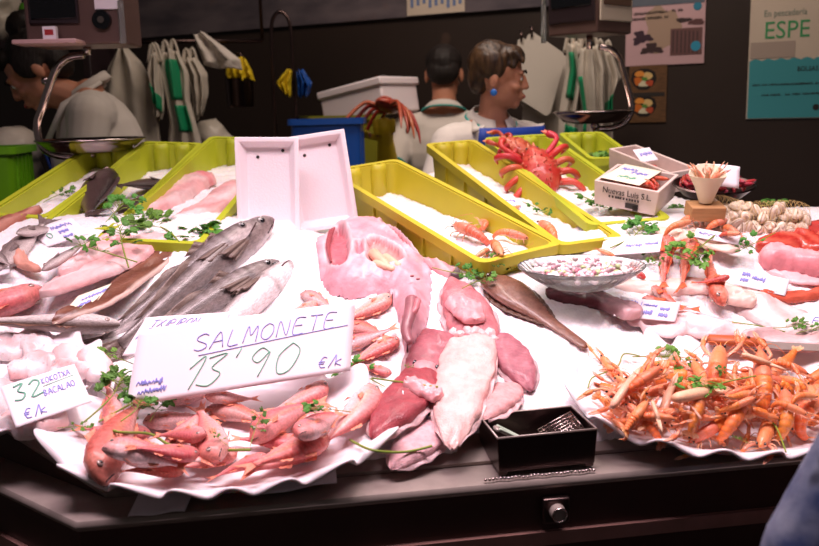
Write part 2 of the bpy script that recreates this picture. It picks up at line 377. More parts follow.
# ------------------------------------------------------------------ people
def hand(mb, w, d, nrm, curl=.5, s=1.0, thumb=1):
    w, d, nrm = Vector(w), Vector(d).normalized(), Vector(nrm).normalized(); sd = d.cross(nrm).normalized()
    mb.cap(w, w + d * .075 * s, .026 * s, .03 * s); 
    for k, L in enumerate((.072, .082, .076, .06)):
        b = w + d * .085 * s + sd * (k - 1.5) * .019 * s; a = 0; p = b
        for q in range(3):
            a += curl * (.5 if q == 0 else .9); dd = d * math.cos(a) + nrm * math.sin(a); e = p + dd * L * s * (.45, .32, .25)[q]
            mb.cap(p, e, .0095 * s, .0085 * s, 8); p = e
    p = w + d * .03 * s - sd * thumb * .025 * s; e = p + (d * .6 - sd * thumb * .7 + nrm * .3).normalized() * .04 * s; mb.cap(p, e, .012 * s, .010 * s, 8); mb.cap(e, e + (d * .9 + nrm * .5).normalized() * .03 * s, .010 * s, .008 * s, 8)
def head_prims(fem=True):
    b = MB(); g = .93 if fem else 1
    b.ell((0, .012, .035), (.074, .094, .085)); b.ell((0, -.03, -.03), (.058 * g, .062, .078)); b.ell((0, -.068, -.082), (.024, .02, .02)); b.ell((0, -.02, -.06), (.056 * g, .05, .04))
    b.cap((0, -.090, .014), (0, -.103, -.020), .008, .0115); b.ell((.011, -.095, -.024), (.008, .009, .007)); b.ell((-.011, -.095, -.024), (.008, .009, .007))
    b.ell((0, -.092, -.05), (.022, .012, .0058)); b.ell((0, -.089, -.061), (.02, .012, .0068))
    for s in (-1, 1):
        b.ell((s * .033, -.078, .028), (.024, .014, .008)); b.ell((s * .04, -.066, -.022), (.02, .02, .018))
        b.ell((s * .075, .012, -.004), (.009, .018, .03), (0, 0, s * .25)); b.ell((s * .031, -.074, .008), (.018, .014, .009))
    return b
def person(name, label, loc, yaw, hyaw, hpitch, lean, arms, hair, hoff=(0, -.02, 1.615), aptop=1.35, vneck=False, shirt=('short', 'white_cloth'), fem=True, apron=None, trim=None, earring=None, glove=None, height=1.0, curl=.5):
    Mx = T3(loc) @ RZ(yaw) @ Matrix.Scale(height, 4); root = thing(name, label, 'person', Mx)
    LM = T3((0, 0, 1.0)) @ RX(lean) @ T3((0, 0, -1.0))
    tor, sh, tr = MB(), MB(), MB()
    def torso(b, e, nk):
        b.ell((0, 0, .95), (.165 + e, .115 + e, .15 + e)); b.ell((0, 0, 1.13), (.15 + e, .108 + e, .18 + e)); b.ell((0, -.005, 1.29), (.172 + e, .12 + e, .17 + e)); b.cap((-.145, .01, 1.385), (.145, .01, 1.385), .062 + e, .062 + e)
        if nk: b.cap((-.09, .012, 1.42), (0, .01, 1.455), .045 + e, .05 + e); b.cap((.09, .012, 1.42), (0, .01, 1.455), .045 + e, .05 + e)
        else: b.cap((-.10, .012, 1.415), (0, .015, 1.43), .05, .052); b.cap((.10, .012, 1.415), (0, .015, 1.43), .05, .052)
        if fem: b.ell((-.07, -.09, 1.26), (.075 + e, .06 + e, .075 + e)); b.ell((.07, -.09, 1.26), (.075 + e, .06 + e, .075 + e))
    torso(tor, 0, True); torso(sh, .014, False)
    body = MB().merge(tor, LM); cloth = MB().merge(sh, LM)
    body.cap(LM @ Vector((0, .012, 1.42)), LM @ (Vector(hoff) + Vector((0, .02, -.065))), .056, .05)
    for s in (-1, 1):
        for b, e in ((body, 0), (tr, .014)):
            b.cap((s * .085, 0, .93), (s * .095, -.01, .5), .088 + e, .058 + e); b.cap((s * .095, -.01, .5), (s * .1, .02, .09), .056 + e, .042 + e)
        body.cap((s * .1, .03, .04), (s * .1, -.15, .032), .04, .036)
    tr.ell((0, 0, .93), (.185, .135, .12))
    cuffs = []
    for s, (el, wr) in zip((-1, 1), arms):
        s0 = LM @ Vector((s * .175, .01, 1.385)); el, wr = Vector(el), Vector(wr)
        body.cap(s0, el, .048, .038); body.cap(el, wr, .038, .027)
        hand(body, wr, wr - el, (0, -.3, -1), curl, thumb=s)
        if shirt[0] == 'short': m_ = s0.lerp(el, .72); cloth.cap(s0, m_, .066, .058); cuffs.append((m_, (el - s0).normalized(), .061))
        else: cloth.cap(s0, el, .064, .054); cloth.cap(el, el.lerp(wr, .92), .053, .042); cuffs.append((el.lerp(wr, .92), (wr - el).normalized(), .046))
    HM = LM @ T3(hoff) @ RZ(hyaw) @ RX(hpitch)
    body.merge(head_prims(fem), HM)
    blend(body, 'body', M['skin'], root, .0052, 4)
    co_ = blend(cloth, 'shirt', M[shirt[1]], root, .007, 5); LI = LM.inverted()
    if vneck:
        me = co_.data; import bmesh; bm = bmesh.new(); bm.from_mesh(me); bmesh.ops.delete(bm, geom=[v for v in bm.verts if (lambda q: q.z > 1.32 and q.y < .03 and abs(q.x) < (q.z - 1.32) * .5)(LI @ v.co)], context='VERTS'); bm.to_mesh(me); bm.free()
    blend(tr, 'trousers', M['trouser'], root, .01, 4)
    # collar
    cb = MB(); ring = []
    for i in range(25):
        a = -PI * .5 + .32 + (2 * PI - .64) * i / 24; ring.append((.066 * math.cos(a), .014 + .064 * math.sin(a), 1.478 + .022 * math.sin(a)))
    out = [LM @ Vector((x * (1.42 if lean < 10 else 1.22), (y - .012) * (1.42 if lean < 10 else 1.22) + .012 - (.012 if y < -.02 else 0), z - .014 - (.03 if y < -.03 else 0))) for x, y, z in ring]; inn = [LM @ Vector((x, y, z + .012)) for x, y, z in ring]
    cb.rings([inn, out], closed=False, cap=False); cb.build('collar', M[shirt[1]], root, solid=.004)
    if trim:
        mb = MB(); mb.tube(out, .0045, 6); mb.build('collar_piping', M[trim], root)
        for c, d, r in cuffs:
            u = d.orthogonal().normalized(); w = d.cross(u); MB().tube([c + (u * math.cos(a) + w * math.sin(a)) * r for a in [2 * PI * i / 20 for i in range(21)]], .005, 6).build('cuff_piping', M[trim], root)
    hb = MB(); hair(hb); blend(MB().merge(hb, HM), 'hair', M['hair_streak' if 'streak' in label else 'hair_dark'], root, .005, 2)
    for s in (-1, 1):
        e = MB().ell((s * .031, -.0795, .007), (.0125, .009, .0085), col=(.8, .78, .75)).ell((s * .031, -.0872, .007), (.0058, .003, .0058), col=(.03, .015, .01)); MB().merge(e, HM).build('eye', M['eye'], root)
        bw = MB().tube([(s * .014, -.098, .028), (s * .032, -.095, .034), (s * .05, -.078, .03)], [.003, .004, .002], 6); MB().merge(bw, HM).build('eyebrow', M['hair_dark'], root)
    lp = MB().ell((0, -.1005, -.055), (.019, .005, .0065)); MB().merge(lp, HM).build('lips', mat('lips', '9a4a42', .45), root)
    if apron:
        def fa(u, v):
            x = (u - .5) * (.27 + .1 * (1 - v)); z = .55 + (aptop - .55) * v; q = Vector((x, -.152 - (.022 if fem and 1.18 < z < 1.34 else 0) + x * x * 1.1 - (.02 if z < 1.1 else 0), z)); return (LM @ q) if z > 1.0 else q
        MB().grid(fa, 14, 24).build('apron', M[apron], root, solid=.005)
        for s in (-1, 1): MB().tube([fa(.5 + s * .46, 1), LM @ Vector((s * .11, -.06, 1.44)), LM @ Vector((s * .06, .06, 1.48))], .007, 6, flat=2).build('apron_strap', M['white_cloth'], root)
    if earring:
        for s in (-1, 1): MB().merge(MB().ell((s * .088, .006, -.045), (.004, .012, .012)).cap((s * .087, .008, -.03), (s * .087, .006, -.04), .0012, .0012, 6), HM).build('earring', mat('blue_earring', '2b6fc4', .35) if earring == 'blue' else M['chrome'], root)
    if glove:
        gl = MB(); s, (el, wr) = (-1, arms[0]) if glove < 0 else (1, arms[1]); el, wr = Vector(el), Vector(wr)
        d = (wr - el).normalized(); gl.cap(wr - d * .1, wr, .045, .035); hand(gl, wr, d, (0, -.3, -1), curl, 1.22, thumb=s); blend(gl, 'glove', M['yellow'], root, .0045, 3)
    return root, HM, Mx
def hair_short(b):
    b.ell((0, .026, .052), (.080, .092, .080), noise=.07, seed=2); b.ell((0, .066, .005), (.068, .045, .07), noise=.05, seed=3); b.ell((0, -.035, .088), (.066, .05, .034), noise=.08, seed=5)
    for s in (-1, 1): b.ell((s * .068, .02, .045), (.017, .045, .05), noise=.08, seed=s + 4); b.cap((s * .04, -.055, .09), (s * .062, -.05, .05), .017, .011)
    for k in range(9): b.cap((-.06 + k * .015, -.05, .095), (-.066 + k * .017, -.082, .07 + .006 * math.sin(k * 2)), .012, .007, 8)
def hair_man(b):
    b.ell((0, .022, .05), (.079, .093, .078), noise=.03, seed=2); b.ell((0, .06, .01), (.072, .05, .06), noise=.03, seed=3); b.ell((0, -.04, .09), (.06, .04, .03))
def hair_bun(b):
    b.ell((0, .026, .05), (.082, .096, .08), noise=.04, seed=7); b.ell((0, .066, .0), (.07, .05, .07), noise=.06, seed=8); b.ell((0, .06, .135), (.05, .05, .042), noise=.12, seed=9); b.ell((0, -.045, .085), (.06, .045, .03))
    for s in (-1, 1): b.ell((s * .07, .0, .03), (.013, .045, .05), noise=.06)
h = at(483, 82, 3.02)
wroot, _, _ = person('person', 'woman with short streaked dark hair, white polo, blue apron and round blue earring', (h.x + .012, 3.05, .10), 26, 56, 4, 6,
    [((-.30, -.10, 1.17), (-.22, -.30, 1.08)), ((.27, -.06, 1.13), (.16, -.3, 1.08))], hair_short, apron='blue_cloth', trim='teal', earring='blue', height=.93, aptop=1.455, vneck=True)
h = at(446, 78, 3.72)
mroot, mHM, mMx = person('person', 'man seen from behind in white polo holding a crab in a yellow glove', (h.x - .01, 3.74, .05), 172, 0, 6, 2,
    [((-.24, .1, 1.12), (-.12, -.28, 1.12)), ((.225, .13, 1.20), (.215, .24, 1.34))], hair_man, fem=False, trim='teal', glove=1, height=.985, curl=.9)
h = at(40, 76, 2.98)
lroot, _, _ = person('person', 'woman in white coat with dark tied hair bowing behind the left scale', (h.x + .245, 3.05, .05), -78, 0, 24, 14,
    [((-.25, -.12, 1.1), (-.16, -.27, 1.0)), ((.25, -.12, 1.1), (.16, -.27, 1.0))], hair_bun, hoff=(0, -.115, 1.56), shirt=('long', 'white_cloth'), apron='blue_cloth', earring='steel', height=1.06)
# bystander at the right edge, close to the camera
byl = at(812, 565, .80)
broot, _, _ = person('person', 'bystander in dark blue patterned blouse, elbow showing at the lower right corner', (byl.x + .31, .75, -.07), 160, 0, 0, 0,
    [((-.23, .05, 1.1), (-.2, -.25, 1.06)), ((.305, .06, 1.125), (.21, -.2, 1.05))], hair_man, shirt=('long', 'pattern'), fem=True)

# ------------------------------------------------------------------ hanging scales
def scale(name, label, ctr, w, yaw, px_arm, pan_c, pan_r, Y, front):
    t = thing(name, label, 'scale'); c = Vector(ctr); R = T3(c) @ RZ(yaw)
    d_ = .17 if front else .19; hh = .24
    MB().box((0, 0, hh / 2), (w, d_, hh)).build('housing', M['scale_body'], t, bevel=.006, M=R)
    if front:
        MB().box((-w * .2, -d_ / 2 - .004, hh / 2 + .02), (w * .5, .008, hh * .72)).build('display_frame', M['scale_dark'], t, bevel=.004, M=R)
        MB().box((-w * .2, -d_ / 2 - .009, hh / 2 + .02), (w * .45, .006, hh * .62)).build('screen', M['screen'], t, bevel=.003, M=R)
        MB().box((w * .33, -d_ / 2 - .003, hh / 2 + .035), (w * .24, .006, hh * .55)).build('paper_label', M['paper'], t, bevel=.001, M=R)
        mb = MB(); mb.tube([(w * .27, -d_ / 2 + .001, .062), (w * .27, -d_ / 2 - .012, .062)], [.026, .024], 20); mb.build('dial', M['screen'], t, M=R, edge=40)
        MB().tube([(w * .27, -d_ / 2 - .010, .062), (w * .27, -d_ / 2 - .016, .062)], .009, 12).build('dial_centre', M['chrome'], t, M=R, edge=40)
        MB().box((-w * .23, -d_ / 2 - .035, .004), (w * .62, .09, .012)).build('ledge', mat('ledge_plastic', 'c09a98', .45), t, bevel=.003, M=R)
        mb = MB().box((-w * .22, -d_ / 2 - .03, .028), (.034, .02, .034)); mb.build('small_carton', M['paper'], t, bevel=.001, M=R)
        MB().box((-w * .22, -d_ / 2 - .0405, .03), (.022, .001, .014)).build('carton_print', mat('red_print', 'b03034', .6), t, smooth=False, M=R)
        MB().box((w * .47, -d_ / 2 - .008, .055), (.016, .012, .11)).build('plastic_sleeve', M['glass'], t, bevel=.004, M=R)
    else:
        for sx, nm in ((-1, 0), (1, 1)):
            f = R if sx < 0 else R @ RZ(90)
            ww = w if sx < 0 else d_; dd = d_ if sx < 0 else w
            MB().box((0, -dd / 2 - .004, hh / 2 + .015), (ww * .92, .008, hh * .82)).build('display_frame', M['scale_dark'] if sx < 0 else M['posterw'], t, bevel=.004, M=f)
            MB().box((0, -dd / 2 - .009, hh / 2 + .04), (ww * .8, .006, hh * .62)).build('screen', M['screen'] if sx < 0 else mat('bright_screen', '6a5448', .15), t, bevel=.003, M=f)
        MB().box((-w / 2 - .01, -d_ / 2 - .01, .1), (.012, .012, .24)).build('plastic_sleeve', M['glass'], t, M=R)
    MB().tube([c + Vector((0, 0, .24)), c + Vector((0, 0, 1.0))], .014, 10).build('hanger_pole', M['steel_dark'], t)
    pts = smooth_pts([at(*q, Y) for q in px_arm], 6)
    MB().tube([c + Vector((0, 0, .01)), Vector((c.x, c.y, 0)) * 1 + Vector((0, 0, pts[0].z))], .011, 10).build('post', M['chrome'], t)
    MB().tube(pts, .0105, 12).build('arm', M['chrome'], t)
    p = at(*pan_c, Y); prof = [(0, -.034), (.45, -.034), (.75, -.027), (.92, -.006), (1.0, .004), (1.03, .003), (1.03, .006), (.99, .008), (.9, 0), (.74, -.022), (.45, -.028), (0, -.028)]
    mb = MB(); mb.rings([[(p.x + max(r, .004) * pan_r * math.cos(a), p.y + max(r, .004) * pan_r * math.sin(a), p.z + z) for a in [2 * PI * j / 40 for j in range(40)]] for r, z in prof]); mb.build('pan', M['chrome'], t)
    MB().tube([pts[-1], Vector((p.x, p.y, p.z - .033))], .014, 10).build('pan_mount', M['chrome'], t)
    return t
c0 = at(87, 47, 2.5)
scale('hanging_scale', 'hanging steel scale with dial and screen at the upper left, round pan below', (c0.x, 2.5, c0.z), .262, 3, [(84, 55), (70, 57), (58, 66), (50, 84), (42, 108), (37, 124), (40, 143), (50, 153), (70, 157), (92, 157)], (91, 141), .145, 2.5, True)
c0 = at(596, 33, 2.92)
scale('hanging_scale', 'hanging scale with two screens right of centre, its round pan over the crates', (c0.x, 3.02, c0.z), .2, -48, [(599, 47), (610, 49), (619, 58), (625, 78), (631, 100), (631, 112), (624, 123), (612, 128), (597, 129)], (593, 113), .128, 2.92, False)

# ------------------------------------------------------------------ things behind the counter
rl = thing('hanging_rail', 'dark rail high behind the sellers holding the bags and cloths', 'rail')
a, b = at(95, 42, 3.6), at(262, 34, 3.75); b.z = a.z
MB().tube([a, b], .009, 8).build('bar', M['steel_dark'], rl)
for q in (a, b): MB().tube([q, q + Vector((0, 0, 1.2))], .007, 8).build('drop_rod', M['steel_dark'], rl)
def draped(name, label, cat, pts, Y, m, th=.05, folds=5, seed=0, group=None, dy=.0, parent=None):
    # hanging cloth or bag: outline in world metres, pleated front and back
    t = parent or thing(name, label, cat, group=group)
    n = 26; L, R_ = pts
    def ev(pl, v):
        k = v * (len(pl) - 1); i = min(int(k), len(pl) - 2); return pl[i].lerp(pl[i + 1], k - i)
    rows = 22; rings = []
    for j in range(rows + 1):
        v = j / rows; l, r = ev(L, v), ev(R_, v); ring = []; w = (r - l).length
        for i in range(2 * n):
            u = i / (n - 1) if i < n else (2 * n - 1 - i) / (n - 1); s = -1 if i < n else 1; q = l.lerp(r, u)
            e = math.sin(PI * min(max(u, 0.02), .98)) ** .5
            y = s * th * e * (.35 + .65 * math.sin(PI * min(v * .8 + .15, 1))) + (.012 + .2 * th) * math.sin(u * folds * PI + seed + v * 1.3) * e + .006 * pnoise(u * 5, v * 6, seed)
            ring.append(q + Vector((0, y + dy, .006 * math.sin(u * folds * 2 + seed))))
        rings.append(ring)
    o = MB().rings(rings).build(name if parent is None else parent.get('pn', 'panel'), m, t); o.name = 'sheet' if parent is None else o.name
    return t, ev
def A_(l, Y): return [at(*q, Y) for q in l]
draped('hanging_apron', 'large pale apron hanging behind the left hanging scale', 'apron', (A_([(120, 47), (108, 70), (101, 100), (98, 150), (96, 175)], 3.5), A_([(126, 47), (140, 62), (153, 85), (160, 140), (164, 175)], 3.5)), 3.5, M['bag'], .04, 4, 1)
def bag(label, l, r, Y, bands, seed):
    t, ev = draped('carrier_bag', label, 'bag', (A_(l, Y), A_(r, Y)), Y, M['bag'], .035, 5, seed, 'bundled carrier bags hanging behind the counter')
    for (u0, u1, v0, v1) in bands:
        L, R_ = A_(l, Y), A_(r, Y)
        def fn(u, v): vv = v0 + (v1 - v0) * v; uu = u0 + (u1 - u0) * u; q = ev(L, vv).lerp(ev(R_, vv), uu); e = math.sin(PI * min(max(uu, .02), .98)) ** .5; return q + Vector((0, -.035 * e * (.35 + .65 * math.sin(PI * min(vv * .8 + .15, 1))) + (.019) * math.sin(uu * 5 * PI + seed + vv * 1.3) * e - .006, 0))
        MB().grid(fn, 10, 10).build('green_print', M['bag_g'], t, solid=.003)
    for s in (.25, .75):
        q = A_(l, Y)[0].lerp(A_(r, Y)[0], s); MB().tube(smooth_pts([q + Vector((-.02, 0, -.03)), q + Vector((0, 0, .04)), q + Vector((.02, 0, -.03))], 5), .006, 6, flat=1.8).build('handle', M['bag'], t)
    return t
bag('narrow folded carrier bag with green print hanging left of the wider one', [(152, 55), (147, 70), (153, 90), (154, 118)], [(158, 54), (163, 88), (164, 110), (162, 119)], 3.45, [(.05, .95, .5, .78)], 0)
bag('wide bundled white carrier bag with green print behind the left crates', [(162, 52), (157, 66), (166, 100), (170, 125), (168, 150)], [(178, 50), (189, 72), (190, 100), (198, 128), (203, 150)], 3.5, [(.3, .75, .12, .5), (.35, .85, .55, .8)], 2)
bag('crinkled clear-white bag hanging right of the green-printed bags', [(184, 60), (190, 80), (193, 100), (196, 120)], [(196, 58), (207, 75), (208, 95), (204, 112)], 3.55, [], 4)
draped('hanging_cloth', 'pale folded cloth slung over the rail left of the tap', 'cloth', (A_([(193, 34), (198, 48), (203, 60), (204, 65)], 3.6), A_([(204, 33), (222, 46), (240, 60), (242, 71)], 3.6)), 3.6, M['white_cloth'], .03, 3, 3)
draped('rubber_gloves', 'yellow rubber gloves hanging below the pale cloth', 'gloves', (A_([(226, 58), (226, 74), (228, 80)], 3.7), A_([(246, 58), (252, 70), (255, 80)], 3.7)), 3.7, M['yellow'], .03, 7, 3)
draped('rubber_gloves', 'yellow rubber gloves hanging on the right leg of the tap', 'gloves', (A_([(287, 70), (276, 84), (284, 95)], 3.7), A_([(292, 71), (291, 84), (291, 96)], 3.7)), 3.7, M['yellow'], .025, 6, 1)
draped('rubber_gloves', 'blue rubber gloves hanging beside the tap', 'gloves', (A_([(296, 72), (297, 85), (298, 97)], 3.72), A_([(303, 70), (312, 84), (309, 96)], 3.72)), 3.72, M['blue_plastic'], .025, 6, 2)
t = thing('steel_pot', 'small dull steel pot hung below the yellow gloves', 'pot')
p = at(241, 107, 3.72); MB().rings([[(p.x + r * math.cos(a), p.y + r * math.sin(a), p.z + z) for a in [2 * PI * j / 24 for j in range(24)]] for r, z in [(.002, 0), (.05, 0), (.055, .008), (.057, .11), (.06, .115), (.054, .115), (.05, .01), (.002, .008)]]).build('pot_body', M['steel_dark'], t, edge=50)
MB().tube(smooth_pts([p + Vector((-.056, 0, .11)), p + Vector((0, 0, .22)), p + Vector((.056, 0, .11))], 6), .004, 6).build('bail_handle', M['steel_dark'], t)
# spring tap
t = thing('spray_tap', 'tall thin gooseneck tap standing behind the white trays', 'tap')
pts = A_([(277, 160), (276, 137), (274, 100), (272, 50), (271.5, 26), (275, 15), (281, 12), (287, 17), (291, 32), (293, 70), (296, 120), (297, 160)], 3.75)
pts = [pts[0] * 1 - Vector((0, 0, pts[0].z - 1.0))] + pts
MB().tube(smooth_pts(pts, 5), .0075, 10).build('neck', M['steel_dark'], t); MB().tube([pts[0], pts[0] + Vector((0, 0, .06))], .03, 14).build('base', M['steel_dark'], t, edge=50)
MB().tube([pts[-1] + Vector((0, 0, .02)), pts[-1] - Vector((0, 0, .1))], [.013, .02], 12).build('spray_head', M['steel_dark'], t, edge=50)
# dark green basin and lumpy bag on the bench
p = at(258, 138, 3.72); t = thing('round_basin', 'dark green round basin on its side behind the left crates', 'basin', T3((p.x, 3.72, 1.17)) @ RX(80) @ RY(0))
MB().rings([[(r * math.cos(a), r * math.sin(a), z) for a in [2 * PI * j / 36 for j in range(36)]] for r, z in [(.003, -.06), (.12, -.06), (.155, .05), (.17, .055), (.17, .06), (.148, .056), (.113, -.05), (.003, -.05)]]).build('bowl', mat('dark_green_plastic', '33403a', .5), t, edge=50)
p = at(222, 130, 3.7); mb = MB()
for k in range(7): mb.ell((p.x + random.uniform(-.06, .06), 3.72, 1.08 + k * .055), (.11 - k * .006, .11 - k * .006, .075), noise=.2, seed=k)
o = blend(mb, 'plastic_sack', M['bag'], None, .012, 3); tag(o, 'lumpy pale plastic sack behind the lime crates, left of the dark basin', 'sack')
# white bag at far left and bags at upper left
mb = MB(); p = at(-7, 150, 2.9)
for k in range(6): mb.ell((p.x + .01 * k, 2.95, .98 + .085 * k), (.115 - .006 * k, .1, .08), noise=.12, seed=k)
t = thing('sack_stand', 'dark stand under the white sack at far left', 'stand'); MB().box((p.x + .02, 2.95, .45), (.26, .24, .9)).build('box', M['fascia'], t, bevel=.004); del t['label']; t['label'] = 'dark stand under the pale sack at far left'
o = blend(mb, 'plastic_sack', M['bag'], None, .012, 3); tag(o, 'pale rounded sack at the far left edge beside the woman in the white coat', 'sack')
a_ = at(-40, 55, 3.5); wd = thing('storage_shelf', 'dark shelf at the upper left holding bags above the bowed woman', 'shelf')
zt_ = at(14, 42, 3.5).z; MB().box((a_.x + .1, 3.55, zt_ - .02), (.75, .35, .03)).build('board', M['scale_dark'], wd, bevel=.003)
for sx in (-.24, .44): MB().box((a_.x + .1 + sx * 1.0 - .02, 3.55, zt_ / 2 - .02), (.03, .3, zt_)).build('upright', M['scale_dark'], wd, bevel=.003)
mb = MB(); p = at(12, 30, 3.5)
for k in range(4): mb.ell((p.x - .02 + random.uniform(-.03, .03), 3.5, zt_ + .05 + .045 * k), (.085 - .012 * k, .08, .055), noise=.25, seed=k + 3)
o = blend(mb, 'plastic_bag', M['bag'], None, .009, 2); tag(o, 'crumpled pale bag on the shelf at the top left corner', 'bag')
p = at(26, 25, 3.45); mb = MB().ell((p.x, 3.44, zt_ + .045), (.04, .03, .055), noise=.2, seed=2).ell((p.x + .005, 3.44, zt_ + .1), (.025, .025, .04), noise=.2, seed=5)
o = blend(mb, 'plastic_bag', mat('bright_green_plastic', '4a8a20', .5), None, .007, 2); tag(o, 'small bright green bag beside the crumpled pale bag at top left', 'bag')

# boards and carrier bags right of the woman
for i, (TL, TR, BR_, BL_) in enumerate([((530, 30), (566, 55), (549, 118), (505, 90)), ((519, 35), (556, 62), (548, 122), (508, 96)), ((527, 40), (580, 62), (566, 160), (520, 160))]):
    Y = 3.62 + .03 * i; q = A_([TL, TR, BR_, BL_], Y); t = thing('cutting_board', ['thin white board with clipped corner hanging right of the woman, frontmost', 'thin white board peeping out left behind the frontmost board', 'tall white board standing behind the two hanging boards'][i], 'board', group=None)
    cx_ = sum((v for v in q), Vector()) / 4; poly = []
    for k in range(4):
        a, b, c = q[k - 1], q[k], q[(k + 1) % 4]; poly += [b.lerp(a, .08), b.lerp(b + (a + c - 2 * b) * .04, 1), b.lerp(c, .08)]
    vs = [v + Vector((0, -.006, 0)) for v in poly] + [v + Vector((0, .006, 0)) for v in poly]; n = len(poly)
    MB().add(vs, [tuple(range(n)), tuple(range(2 * n - 1, n - 1, -1))] + [(j, n + j, n + (j + 1) % n, (j + 1) % n) for j in range(n)]).build('panel', M['board'], t, smooth=False)
    if i < 2:
        h_ = q[0].lerp(q[2], .07); MB().tube([h_ + Vector((0, .01, 0)), h_ + Vector((0, -.012, 0)), h_ + Vector((0, -.014, .03)), h_ + Vector((0, .02, .04))], .005, 8).build('hook', M['steel_dark'], t)
bag('long white carrier bag with green strip hanging left behind the right scale pan', [(566, 45), (567, 70), (560, 110), (556, 160)], [(580, 42), (585, 80), (582, 120), (580, 160)], 3.5, [(.1, .45, .1, .55), (.2, .8, .75, .92)], 1)
bag('bunched white carrier bag hanging in the middle behind the right scale pan', [(580, 48), (577, 75), (583, 115), (580, 160)], [(598, 44), (605, 70), (604, 115), (603, 160)], 3.45, [(.0, .12, .35, .8)], 3)
bag('white carrier bag with folded flap hanging right behind the scale arm', [(596, 50), (600, 75), (603, 110), (604, 160)], [(612, 52), (621, 80), (612, 92), (613, 160)], 3.5, [(.1, .7, .62, .74)], 5)

# polystyrene box on crates, held crab
def crate_obj(name, label, m, Mx, w, l, h, cat='crate', holes=False, lugs=True, ends=(1,)):
    t = thing(name, label, cat, Mx); th, tp = .006, .012
    def rc(x0, x1, y0, y1, z, r=.02):
        pts = []
        for cx_, cy_, a0 in ((x1 - r, y1 - r, 0), (x0 + r, y1 - r, 90), (x0 + r, y0 + r, 180), (x1 - r, y0 + r, 270)):
            for k in range(4): a = math.radians(a0 + 30 * k); pts.append((cx_ + r * math.cos(a), cy_ + r * math.sin(a), z))
        return pts
    mb = MB(); mb.rings([rc(tp, w - tp, tp, l - tp, 0), rc(0, w, 0, l, h), rc(th, w - th, th, l - th, h), rc(tp + th, w - tp - th, tp + th, l - tp - th, th)])
    mb.build('shell', m, t, edge=40)
    mb = MB(); e = .011; mb.rings([rc(-e, w + e, -e, l + e, h - .018), rc(-e, w + e, -e, l + e, h + .003), rc(th * .5, w - th * .5, th * .5, l - th * .5, h + .003), rc(-.001, w + .001, -.001, l + .001, h - .004), rc(-.001, w + .001, -.001, l + .001, h - .018)], cap=False)
    mb.build('rim', m, t, edge=40)
    for k in range(1, 6):
        for x, s in ((0, -1), (w, 1)): MB().box((x + s * .001 - s * .003, l * k / 6, h * .55), (.008, .006, h * .7)).build('side_rib', m, t, smooth=False)
    if lugs:
        for y, s in ((l, -1), (0, 1)):
            if (1 if y else 0) not in ends: continue
            for u in (.3, .7):
                R = .024; mb = MB(); mb.rings([[(w * u + R * k * math.cos(a), y + s * (th + .001 + R * k * .9 * math.sin(a)), z) for a in [PI * j / 10 for j in range(11)]] for k, z in ((1.0, th), (.9, h - .012), (.75, h + .002), (.3, h + .003))], cap=False, closed=False)
                mb.build('stacking_lug', m, t, solid=.003)
    return t
p = at(365, 150, 3.5)
crate_obj('fish_crate', 'dull olive crate on the bench under the white polystyrene box', mat('olive_plastic', '77761c', .5), fr((p.x - .22, 3.56, 1.0), (.97, .24, 0), (-.24, .97, 0), (0, 0, 1)), .30, .27, at(350, 116, 3.5).z - 1.0, ends=())
p = at(298, 150, 3.3); b0 = at(297, 152, 3.3); b1 = at(364, 152, 3.3); bt = at(330, 119, 3.3)
crate_obj('fish_crate', 'blue crate on the bench in front of the olive crate, behind the white trays', M['blue_plastic'], fr((b0.x, 3.14, 1.0), (1, 0, 0), (0, 1, 0), (0, 0, 1)), b1.x - b0.x, .2, bt.z - 1.0, ends=())
t = thing('bench_trestle', 'dark trestle in front of the bench under the blue crate', 'trestle'); MB().box(((b0.x + b1.x) / 2, 3.24, .96), (.4, .3, .08)).build('top', M['fascia'], t, bevel=.004)
for sx in (-.17, .17):
    for sy in (-.1, .1): MB().box(((b0.x + b1.x) / 2 + sx, 3.24 + sy, .46), (.04, .04, .92)).build('leg', M['fascia'], t, bevel=.003)
zb_ = at(350, 115, 3.5).z; c0 = at(325, 103, 3.42)
t = thing('polystyrene_box', 'white polystyrene box with lid tipped on the olive crate behind the man', 'box', T3((at(378, 108, 3.7).x, 3.78, zb_ + .065)) @ RZ(-38) @ RX(0) @ RY(-9))
MB().box((-.05, 0, -.02), (.34, .24, .11)).build('box_body', M['poly'], t, bevel=.008); MB().box((-.05, 0, .05), (.36, .26, .035)).build('lid', M['poly'], t, bevel=.008)

# ------------------------------------------------------------------ counter
t = thing('fish_counter', 'steel-topped market fish counter with dark front panel and sloping display', 'counter')
cor = atz(75, 525, .95); lft = atz(0, 489, .95); ld = (lft - cor).normalized()
def lipp(X): return Vector((X, O0[1] + KL * X, .95))
rgt = lipp(1.6); le = cor + ld * .75
back = [(1.75, 2.62), (-1.15, 3.0)]
def inset(d):                                          # plan outline moved in by d at the front edges
    n = Vector((N0[0], N0[1], 0)); n2 = Vector((-ld.y, ld.x, 0)); n2 = n2 if n2.y > 0 else -n2
    bis = (n + n2); bis = bis / (1 + n.dot(n2))
    return [rgt + n * d, cor + bis * d, le + n2 * d]
def strip_ring(z, d): return [Vector((q.x, q.y, z)) for q in inset(d)]
mb = MB(); prof = [(.936, .006), (.940, .001), (.946, 0), (.952, .004), (.953, .012), (.956, .095)]
mb.rings([strip_ring(z, d) for z, d in prof], cap=False, closed=False); mb.build('steel_lip', M['steel'], t, edge=45)
mb = MB(); mb.rings([strip_ring(z, d) for z, d in [(0, .10), (.06, .10), (.06, .035), (.925, .006), (.938, .005), (.94, .06)]], cap=False, closed=False); mb.build('front_panel', M['fascia'], t, smooth=False)
